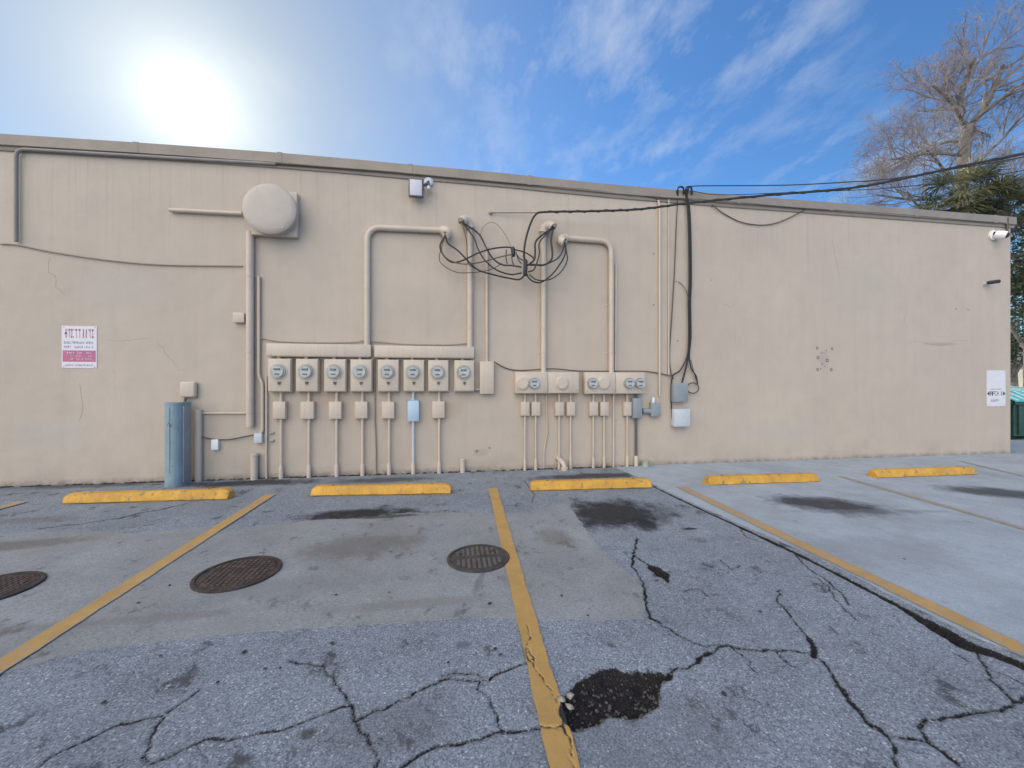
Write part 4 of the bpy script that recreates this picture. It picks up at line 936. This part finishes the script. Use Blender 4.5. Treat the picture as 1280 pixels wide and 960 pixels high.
# overhead service drop and two thinner lines
drop = [(657, 331, .22), (655, 318, .22), (657, 300, .22), (663, 280, .22), (670, 268, .24), (682, 265, .27), (740, 264, .45), (800, 261.5, .62), (860, 254, .82), (960, 244, 1.15), (1060, 235.5, 1.5), (1130, 223, 1.75), (1200, 208, 2.0), (1280, 192, 2.3), (1420, 160, 2.8)]
cable(drop, .017, 'thick black overhead service cable leaving the weatherheads toward the right')
P = [W(x, y, o + .0) for x, y, o in drop[5:]]; Q = spline(P, 60); hel = [p + Vector((0, math.cos(i * .35) * .016, math.sin(i * .35) * .016)) for i, p in enumerate(Q)]
tag(MB().tube(hel, .009, 5).build('cable', 'black'), 'thin black cable twisted round the thick overhead service cable', 'cable')
cable([(860, 236, .09), (870, 232.5, .12), (980, 231.5, .5), (1060, 227.5, .9), (1110, 224, 1.1), (1180, 213, 1.5), (1280, 196, 2.0), (1420, 165, 2.8)], .009, 'thin overhead line from the coping hook above the service cable')
cable([(862, 238, .08), (900, 243.5, .25), (1000, 240, .8), (1090, 236.5, 1.2), (1180, 228, 1.7), (1280, 213, 2.2), (1420, 185, 3)], .006, 'faint thinner overhead line below the service cable')
# weatherhead tangle
spA, spB = W(642, 317, .24), W(657, 335, .24)
TG = 'black service cables looping between the weatherheads'
def tang(head, pts, r, label, mat='black'):
    cable(None, r * 1.35, label, mat, raw=([head] if head is not None else []) + [W(x, y, o) for x, y, o in pts], group=TG)
tang(hA, [(550, 308, .2), (556, 321, .22), (566, 328, .24), (580, 325, .25), (596, 317, .26), (615, 311, .26), (635, 309, .25), (643, 312, .24)], .0095, 'cable from the leftmost weatherhead dipping then rising to the upper splice')
tang(hA, [(560, 304, .22), (572, 313, .24), (584, 325, .26), (597, 337, .26), (615, 343, .26), (640, 348.5, .25), (650, 349, .25), (656, 343, .24), (657, 338, .24)], .0095, 'cable from the leftmost weatherhead swinging lowest to the lower splice')
tang(hA, [(549, 322, .15), (556, 333, .15), (570, 340, .18), (585, 341, .2), (605, 339, .2), (618, 335, .2), (627, 329, .22)], .005, 'thin brown wire sagging from the leftmost weatherhead', 'browncable')
tang(hB, [(598, 292, .2), (606, 306, .23), (611, 316, .25), (618, 325, .25), (628, 331, .25), (640, 332, .24), (652, 334, .24)], .0095, 'cable from the second weatherhead curving down to the splices')
tang(hB, [(583, 300, .2), (584, 318, .2), (586, 330, .22), (598, 338, .24)], .006, 'brown wire hanging straight from the second weatherhead', 'browncable')
tang(None, [(601, 300, .1), (602, 287, .12), (612, 278, .14), (622, 281, .16), (632, 294, .18), (639, 308, .22), (643, 315, .24)], .005, 'thin pale wire arching up beside the slim conduit', 'paintedcable')
tang(hD, [(671, 300, .22), (669, 315, .24), (668, 324, .25), (662, 330, .25), (657, 333, .24)], .012, 'cable dropping on the left of the third weatherhead')
tang(hD, [(689, 300, .22), (690.5, 315, .24), (689, 325, .25), (680, 331, .25), (668, 331, .25), (659, 331, .24)], .012, 'cable dropping on the right of the third weatherhead')
tang(hE, [(707, 310, .2), (706, 319, .24), (700, 330, .26), (690, 343, .26), (677, 352.5, .26), (667, 352, .25), (660, 346, .24), (658, 340, .24)], .0095, 'cable from the rightmost weatherhead swinging low to the lower splice')
tang(hE, [(704, 312, .2), (698, 322, .24), (690, 327, .25), (678, 331.5, .26), (664, 330.5, .25)], .0085, 'short cable from the rightmost weatherhead to the lower splice')
tang(None, [(643, 312, .24), (655, 315, .25), (664, 320, .25), (668, 324, .24)], .0085, 'short black jumper between the upper splice and the third weatherhead')
tang(hB, [(592, 297, .22), (598, 312, .25), (606, 325, .27), (620, 337, .27), (638, 343, .27), (652, 341, .26)], .0085, 'cable from the second weatherhead hanging lower to the lower splice')
tang(hE, [(708, 314, .21), (709, 326, .24), (701, 340, .27), (688, 349, .28), (672, 350, .27), (661, 343, .25)], .0075, 'second cable from the rightmost weatherhead looping under the masts')
tang(hD, [(675, 302, .24), (674, 318, .26), (668, 336, .27), (660, 340, .25)], .009, 'middle cable dropping in front of the third weatherhead')
tang(hA, [(552, 312, .21), (560, 324, .24), (578, 330, .27), (600, 328, .28), (622, 322, .27), (640, 318, .25)], .007, 'second cable from the leftmost weatherhead running level to the upper splice', 'browncable')
for i, (x0, y0, x1, y1) in enumerate(((645, 315, 652, 330), (646, 318, 655, 326), (640, 316, 642, 331), (633, 312, 634, 330))):
    tang(None, [(x0, y0, .24), ((x0 + x1) / 2 - 1, (y0 + y1) / 2 + 1, .25), (x1, y1, .24)], .006, ('jumper wire between the upper and lower splices', 'second jumper wire slanting between the two splices', 'short wire hanging from the upper splice', 'leftmost short wire hanging near the upper splice')[i])
for (a, b, lb) in (((641, 308.5), (642, 321), 'black taped upper cable splice'), ((657, 324), (656.5, 345), 'black taped lower cable splice')):
    p, q = W(*a, .24), W(*b, .24); tag(MB().lathe(p, q - p, [(0, 0), (.0, .018), (.03, .034), ((q - p).length - .03, .034), ((q - p).length, .018), ((q - p).length, 0)], 12).build('cable_splice', 'black'), lb, 'splice')

# ------------------------------------------------------------------ trees, dumpster and neighbours to the right
def far(px, py, Y):                              # a surveyed point Y metres behind the wall line
    d = ray(px, py); return CAM + d * ((D + Y) / d.y)
def bare_tree(base, forkz, topz_, label, seed):
    rr = random.Random(seed); t = thing('bare_tree', base, label, 'tree')
    tw, tk = MB(), MB(); cnt = [0]
    def wob(k): return Vector((rr.gauss(0, k), rr.gauss(0, k), rr.gauss(0, k)))
    def grow(p, d, ln, r, lv):
        n = 4 if lv < 3 else 3; P = [p]; dd = d.normalized()
        for i in range(n):
            dd = (dd + wob(.16 if lv < 3 else .22) + Vector((0, 0, .05 if lv < 3 else -.02))).normalized(); P.append(P[-1] + dd * ln / n)
        (tk if lv < 2 else tw).tube(P, r, 8 if lv < 2 else (5 if lv < 3 else 3), lv < 2, r * (.55 if lv < 4 else .4)); cnt[0] += 1
        if lv >= 5: return
        kids = (0, 6, 6, 6, 5)[lv] if lv else 0
        for k in range(kids):
            f = .25 + .75 * (k + rr.random()) / kids; i = min(n - 1, int(f * n)); q = P[i].lerp(P[i + 1], f * n - i if i < n else 1)
            ax = (P[i + 1] - P[i]).normalized(); sd = ax.orthogonal().normalized(); sd.rotate(Matrix.Rotation(rr.random() * 6.28, 3, ax))
            ang = rr.uniform(.45, .95); nd = ax * math.cos(ang) + sd * math.sin(ang) + Vector((0, 0, .12))
            grow(q, nd, ln * rr.uniform(.45, .68), max(.0048, r * (.5 - .2 * (f - .25))), lv + 1)
    trunk = [Vector(base), base + Vector((.1, 0, forkz * .35)), base + Vector((-.1, .1, forkz * .7)), base + Vector((.05, 0, forkz))]
    sp = spline(trunk, 6); tk.tube(sp, .28, 12, True, .17)
    top = sp[-1]; hh = topz_ - forkz
    for (dx, dy, dz, ln, r) in ((-.55, .0, 1, 1.05, .115), (-.05, .3, 1.1, 1.0, .095), (.6, -.2, 1, 1.05, .115), (.95, .3, .55, 1.0, .10), (-1, -.2, .35, 1.0, .085), (-.2, .9, .6, .95, .085), (.2, -1, .6, .95, .085)):
        grow(top - Vector((0, 0, rr.uniform(0, .6))), Vector((dx, dy, dz)), hh * ln * .66, r, 1)
    for (f, dx, dy, dz) in ((.93, -1, .1, .42), (.86, .9, -.3, .4), (.80, -1, -.3, .25), (.74, -.7, .6, .2), (.70, 1, .2, .25), (.62, -1, .2, .22), (.60, .3, -1, .3), (.55, 1, -.5, .2), (.66, -.3, -1, .2)):
        p = sp[int(f * (len(sp) - 1))]; grow(p, Vector((dx, dy, dz)), hh * .72, .062, 1)
    tk.build('trunk', 'bark', t); tw.build('crown', 'twig', t); return t
b0 = far(1207, 480, 6.0); b0.z = 0
dep = (Vector((b0.x, b0.y, 0)) - CAM).dot(FW)
bare_tree(b0, H + (480 - 158) / F * dep, H + (480 - 42) / F * dep, 'tall leafless tree with fine grey twigs behind the right end of the building', 4)

def palm(base, top, n, fl, label, seed):
    rr = random.Random(seed); t = thing('palm_tree', base, label, 'palm tree'); base = Vector(base); tp_ = Vector((base.x + .1, base.y, top))
    MB().tube(spline([base, base.lerp(tp_, .5) + Vector((.08, 0, 0)), tp_], 8), .19, 12, True, .16).build('trunk', 'palmtrunk', t)
    mb = MB()
    for i in range(n):
        az = rr.random() * 6.283; el = rr.uniform(-.75, 1.35); dr = Vector((math.cos(az) * math.cos(el), math.sin(az) * math.cos(el), math.sin(el)))
        pl = rr.uniform(.4, .62) * fl; c1 = tp_ + dr * pl * .5 + Vector((0, 0, .04)); c2 = tp_ + dr * pl - Vector((0, 0, .06 * pl))
        mb.tube([tp_, c1, c2], .016, 3, False, .010)
        ax = (c2 - c1).normalized(); sd = ax.cross(Vector((0, 0, 1)))
        if sd.length < .1: sd = Vector((1, 0, 0))
        sd.normalize(); up = sd.cross(ax); m_ = 26
        for k in range(m_):
            a = R(-105 + 210 * k / (m_ - 1)); l = fl * rr.uniform(.48, .62) * (1 - .25 * abs(a) / R(105))
            ld = (ax * math.cos(a) + sd * math.sin(a) + up * .18 * rr.uniform(-.2, 1)).normalized(); w_ = .022
            s2 = ld.cross(up).normalized() * w_; p1 = c2 + ld * l * .55; p2 = c2 + ld * l - Vector((0, 0, .16 * l + rr.uniform(0, .12)))
            v = [mb.bm.verts.new(q) for q in (c2 - s2 * .3, c2 + s2 * .3, p1 + s2, p1 - s2, p2)]
            mb.bm.faces.new((v[0], v[1], v[2], v[3])); mb.bm.faces.new((v[3], v[2], v[4]))
    mb.build('crown', 'palmleaf', t, smooth=False); return t
b1 = far(1199, 480, 3.2); b1.z = 0; dep = (b1 - CAM).dot(FW)
palm(b1, H + (480 - 250) / F * dep, 52, 1.45, 'squat green fan palm crown just showing over the parapet', 3)
b1 = far(1238, 480, 4.6); b1.z = 0; dep = (b1 - CAM).dot(FW)
palm(b1, H + (480 - 262) / F * dep, 34, 1.35, 'darker fan palm right behind the corner of the building', 9)

def leafy_tree(base, h, cr, label, seed, n=2600, c0=.45):
    rr = random.Random(seed); base = Vector(base); t = thing('leafy_tree', base, label, 'tree')
    tk = MB(); tk.tube(spline([base, base + Vector((.1, .1, h * .3)), base + Vector((-.1, 0, h * .6))], 6), .22, 10, True, .12)
    tips = []
    for k in range(15):
        a = rr.random() * 6.28; s = base + Vector((0, 0, h * rr.uniform(.22, .6))); e = base + Vector((math.cos(a) * cr * rr.uniform(.4, .95), math.sin(a) * cr * rr.uniform(.4, .95), h * rr.uniform(.40, .95)))
        P = spline([s, s.lerp(e, .5) + Vector((0, 0, .3)), e], 4); tk.tube(P, .07, 6, True, .02); tips += P[3:]
    tk.build('trunk', 'bark', t); mb = MB()
    for k in range(n):
        c = rr.choice(tips) + Vector((rr.gauss(0, c0), rr.gauss(0, c0), rr.gauss(0, c0 * .8)))
        u = Vector((rr.gauss(0, 1), rr.gauss(0, 1), rr.gauss(0, .6))).normalized(); v = u.orthogonal().normalized(); v.rotate(Matrix.Rotation(rr.random() * 6, 3, u)); s = rr.uniform(.06, .13)
        mb.quad(c - u * s, c + v * s * .45, c + u * s, c - v * s * .45)
    mb.build('crown', 'oakleaf', t, smooth=False); return t
def floor(p): return Vector((p.x, p.y, 0))
leafy_tree(floor(far(1290, 480, 5.5)), 9.0, 2.4, 'dark leafy tree past the right corner of the building', 2, 5200)
leafy_tree(floor(far(1330, 480, 7.5)), 10.5, 3.2, 'second dark leafy tree farther right beyond the dumpster', 5, 5200)
leafy_tree(floor(far(1268, 480, 13)), 7.0, 2.6, 'low dark tree far behind the dumpster', 8, 4200)

# dumpster with ribbed teal lid
dz = .012; c = G(1262, 551); x0, y0 = c.x + .12, c.y; x1, y1 = x0 + 1.85, y0 + 1.3
t = thing('dumpster', ((x0 + x1) / 2, (y0 + y1) / 2, dz), 'dark green dumpster with a ribbed teal lid past the corner of the building', 'dumpster')
mb = MB(); mb.prism([(x0, y0, dz + .10), (x0, y0, .98), (x0, y1, 1.22), (x0, y1, dz + .10)], (x1 - x0, 0, 0))
for k in range(4): x = x0 + .12 + k * .52; mb.box(x, x + .07, y0 - .035, y0 + .01, .16, .92, .008)
mb.build('body', 'dumpster', t)
mb = MB().box(x0 - .03, x1 + .03, y0 - .05, y0 + .02, .90, .985, .01); mb.box(x0 - .05, x0 + .02, y0, y1, .90, 1.0, .01); mb.build('rim', 'dumpster', t)
for k in range(4): MB().lathe((x0 + .1 + (x1 - x0 - .2) * (k % 2), y0 + .12 + (y1 - y0 - .24) * (k // 2), dz + .055), (1, 0, 0), [(-.03, 0), (-.03, .05), (-.022, .055), (.022, .055), (.03, .05), (.03, 0)], 16).build('wheel', 'black', t)
mb = MB(); n = 60
prev = None
for k in range(n + 1):
    x = x0 - .05 + (x1 - x0 + .1) * k / n; hz = .016 if (k // 2) % 2 else 0
    row = [mb.bm.verts.new((x, y0 - .06, 1.005 + hz)), mb.bm.verts.new((x, y0 + .35, 1.22 + hz)), mb.bm.verts.new((x, y1 + .05, 1.42 + hz)), mb.bm.verts.new((x, y1 + .05, 1.36)), mb.bm.verts.new((x, y0 - .06, .99))]
    if prev:
        for j in range(5): mb.bm.faces.new((prev[j], row[j], row[(j + 1) % 5], prev[(j + 1) % 5]))
    prev = row
lid = mb.build('lid', 'teal', t, smooth=False)
for k in range(7):
    mb = MB(); x = x0 + .02 + k * .28; mb.quad((x, y0 - .062, 1.024), (x + .09, y0 - .062, 1.024), (x + .09, y0 + .35, 1.241), (x, y0 + .35, 1.241)); mb.quad((x, y0 + .35, 1.241), (x + .09, y0 + .35, 1.241), (x + .09, y1 + .05, 1.441), (x, y1 + .05, 1.441))
    mb.build('lid_stripe', 'white', lid, smooth=False)
# a neighbouring house with pale eaves far behind
hx = far(1296, 480, 14).x; t = thing('house', (hx + 6, 16, 0), 'pale low house with white eaves beyond the dumpster', 'house')
MB().box(hx - 1.0, hx + 12, 14.0, 22, 0, 2.9, 0).build('wall', 'palebeige', t)
mb = MB(); mb.prism([(hx - 1.5, 13.4, 2.95), (hx - 1.5, 22.6, 2.95), (hx - 1.5, 18, 4.9)], (14, 0, 0)); rf = mb.build('roof', 'roofing', t, smooth=False)
MB().box(hx - 1.55, hx + 12.6, 13.33, 13.40, 2.78, 3.02, .01).build('eaves', 'white', rf)
for k in range(3): 
    x = hx + 1 + k * 3.6; fr_ = MB().box(x, x + 1.3, 13.96, 14.0, 1.0, 2.3, .005).build('window', 'white', t)
    MB().box(x + .07, x + 1.23, 13.94, 13.962, 1.07, 2.23, 0).build('pane', 'darkgrey', fr_)

# ------------------------------------------------------------------ sky, sun, camera
wd_ = bpy.data.worlds.new('World'); scene.world = wd_; wd_.use_nodes = True; nt = wd_.node_tree
bg = nt.nodes['Background']; bg.inputs['Strength'].default_value = .15
sky = N(nt, 'ShaderNodeTexSky', sky_type='NISHITA'); sky.sun_disc = False
sky.sun_elevation = SUN_EL; sky.sun_rotation = SUN_AZ; sky.altitude = 0; sky.air_density = 1.0; sky.dust_density = .12; sky.ozone_density = 3.0
tc = N(nt, 'ShaderNodeTexCoord').outputs['Generated']
sp_ = N(nt, 'ShaderNodeSeparateXYZ'); L(nt, tc, sp_.inputs[0])
def dot(v):
    n = N(nt, 'ShaderNodeVectorMath', operation='DOT_PRODUCT'); L(nt, tc, n.inputs[0]); n.inputs[1].default_value = v; return n.outputs['Value']
base = mix(nt, 1.0, sky.outputs[0], (.68, 1.02, 1.30), 'MULTIPLY')
ds = mth(nt, 'MAXIMUM', dot(SUN), 0.0)
base = mix(nt, mth(nt, 'MULTIPLY', mth(nt, 'POWER', ds, 8), .80), base, (2.75, 3.05, 3.05))
zz_ = mth(nt, 'MAXIMUM', mth(nt, 'ADD', sp_.outputs[2], .12), .02)
cv = N(nt, 'ShaderNodeCombineXYZ'); L(nt, mth(nt, 'DIVIDE', sp_.outputs[0], zz_), cv.inputs[0]); L(nt, mth(nt, 'DIVIDE', sp_.outputs[1], zz_), cv.inputs[1])
wisp = noise(nt, mapped(nt, cv.outputs[0], (2.2, 1.3, 1), (3.1, 1.4, 0), (0, 0, .6)), 2.3, 10, .64)
cov = noise(nt, mapped(nt, cv.outputs[0], (1, 1, 1), (7.3, 2.2, 0)), 1.1, 3, .5)
wf = mth(nt, 'MULTIPLY', rng(nt, wisp, .47, .76), rng(nt, cov, .46, .62))
c = mix(nt, mth(nt, 'MULTIPLY', wf, .52), base, (5.2, 5.5, 6.0))
# added fill light: unseen bright sky patch behind the camera, lights wall and ground
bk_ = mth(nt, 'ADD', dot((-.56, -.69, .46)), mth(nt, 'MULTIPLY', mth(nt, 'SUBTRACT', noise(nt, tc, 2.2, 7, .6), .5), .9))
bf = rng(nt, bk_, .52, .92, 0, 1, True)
fill_col = mix(nt, rng(nt, noise(nt, tc, 3.5, 7, .6), .35, .65), (12, 11.4, 10.8), (27, 25.5, 23.6))
c = mix(nt, bf, c, fill_col)
# aureole of the veiled sun
def lobe(p, amp): return mth(nt, 'MULTIPLY', mth(nt, 'POWER', ds, p), amp)
gl = mth(nt, 'ADD', lobe(900, 3.2), mth(nt, 'ADD', lobe(150, 2.6), lobe(26, 1.35)))
gc = N(nt, 'ShaderNodeCombineColor'); L(nt, mth(nt, 'MULTIPLY', gl, 1.03), gc.inputs[0]); L(nt, gl, gc.inputs[1]); L(nt, mth(nt, 'MULTIPLY', gl, .82), gc.inputs[2])
c = mix(nt, 1.0, c, gc.outputs[0], 'ADD')
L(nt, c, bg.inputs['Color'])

sl = bpy.data.lights.new('sun', 'SUN'); sl.energy = 4.5; sl.angle = R(.5); sl.color = (1, .93, .82)
so = bpy.data.objects.new('sun', sl); COL.objects.link(so); so.rotation_euler = (-SUN).to_track_quat('-Z', 'Y').to_euler()

cd = bpy.data.cameras.new('camera'); cam = bpy.data.objects.new('camera', cd); COL.objects.link(cam)
cd.sensor_width = 36; cd.lens = F / 1280 * 36; cd.clip_start = .02; cd.clip_end = 3000
cam.location = CAM; cam.rotation_euler = (R(90), 0, -YAW); scene.camera = cam

scene.cycles.max_bounces = 6; scene.cycles.diffuse_bounces = 3
scene.view_settings.view_transform = 'Standard'; scene.view_settings.look = 'None'
scene.view_settings.exposure = 0.0; scene.view_settings.gamma = 1.0; scene.view_settings.use_curve_mapping = False
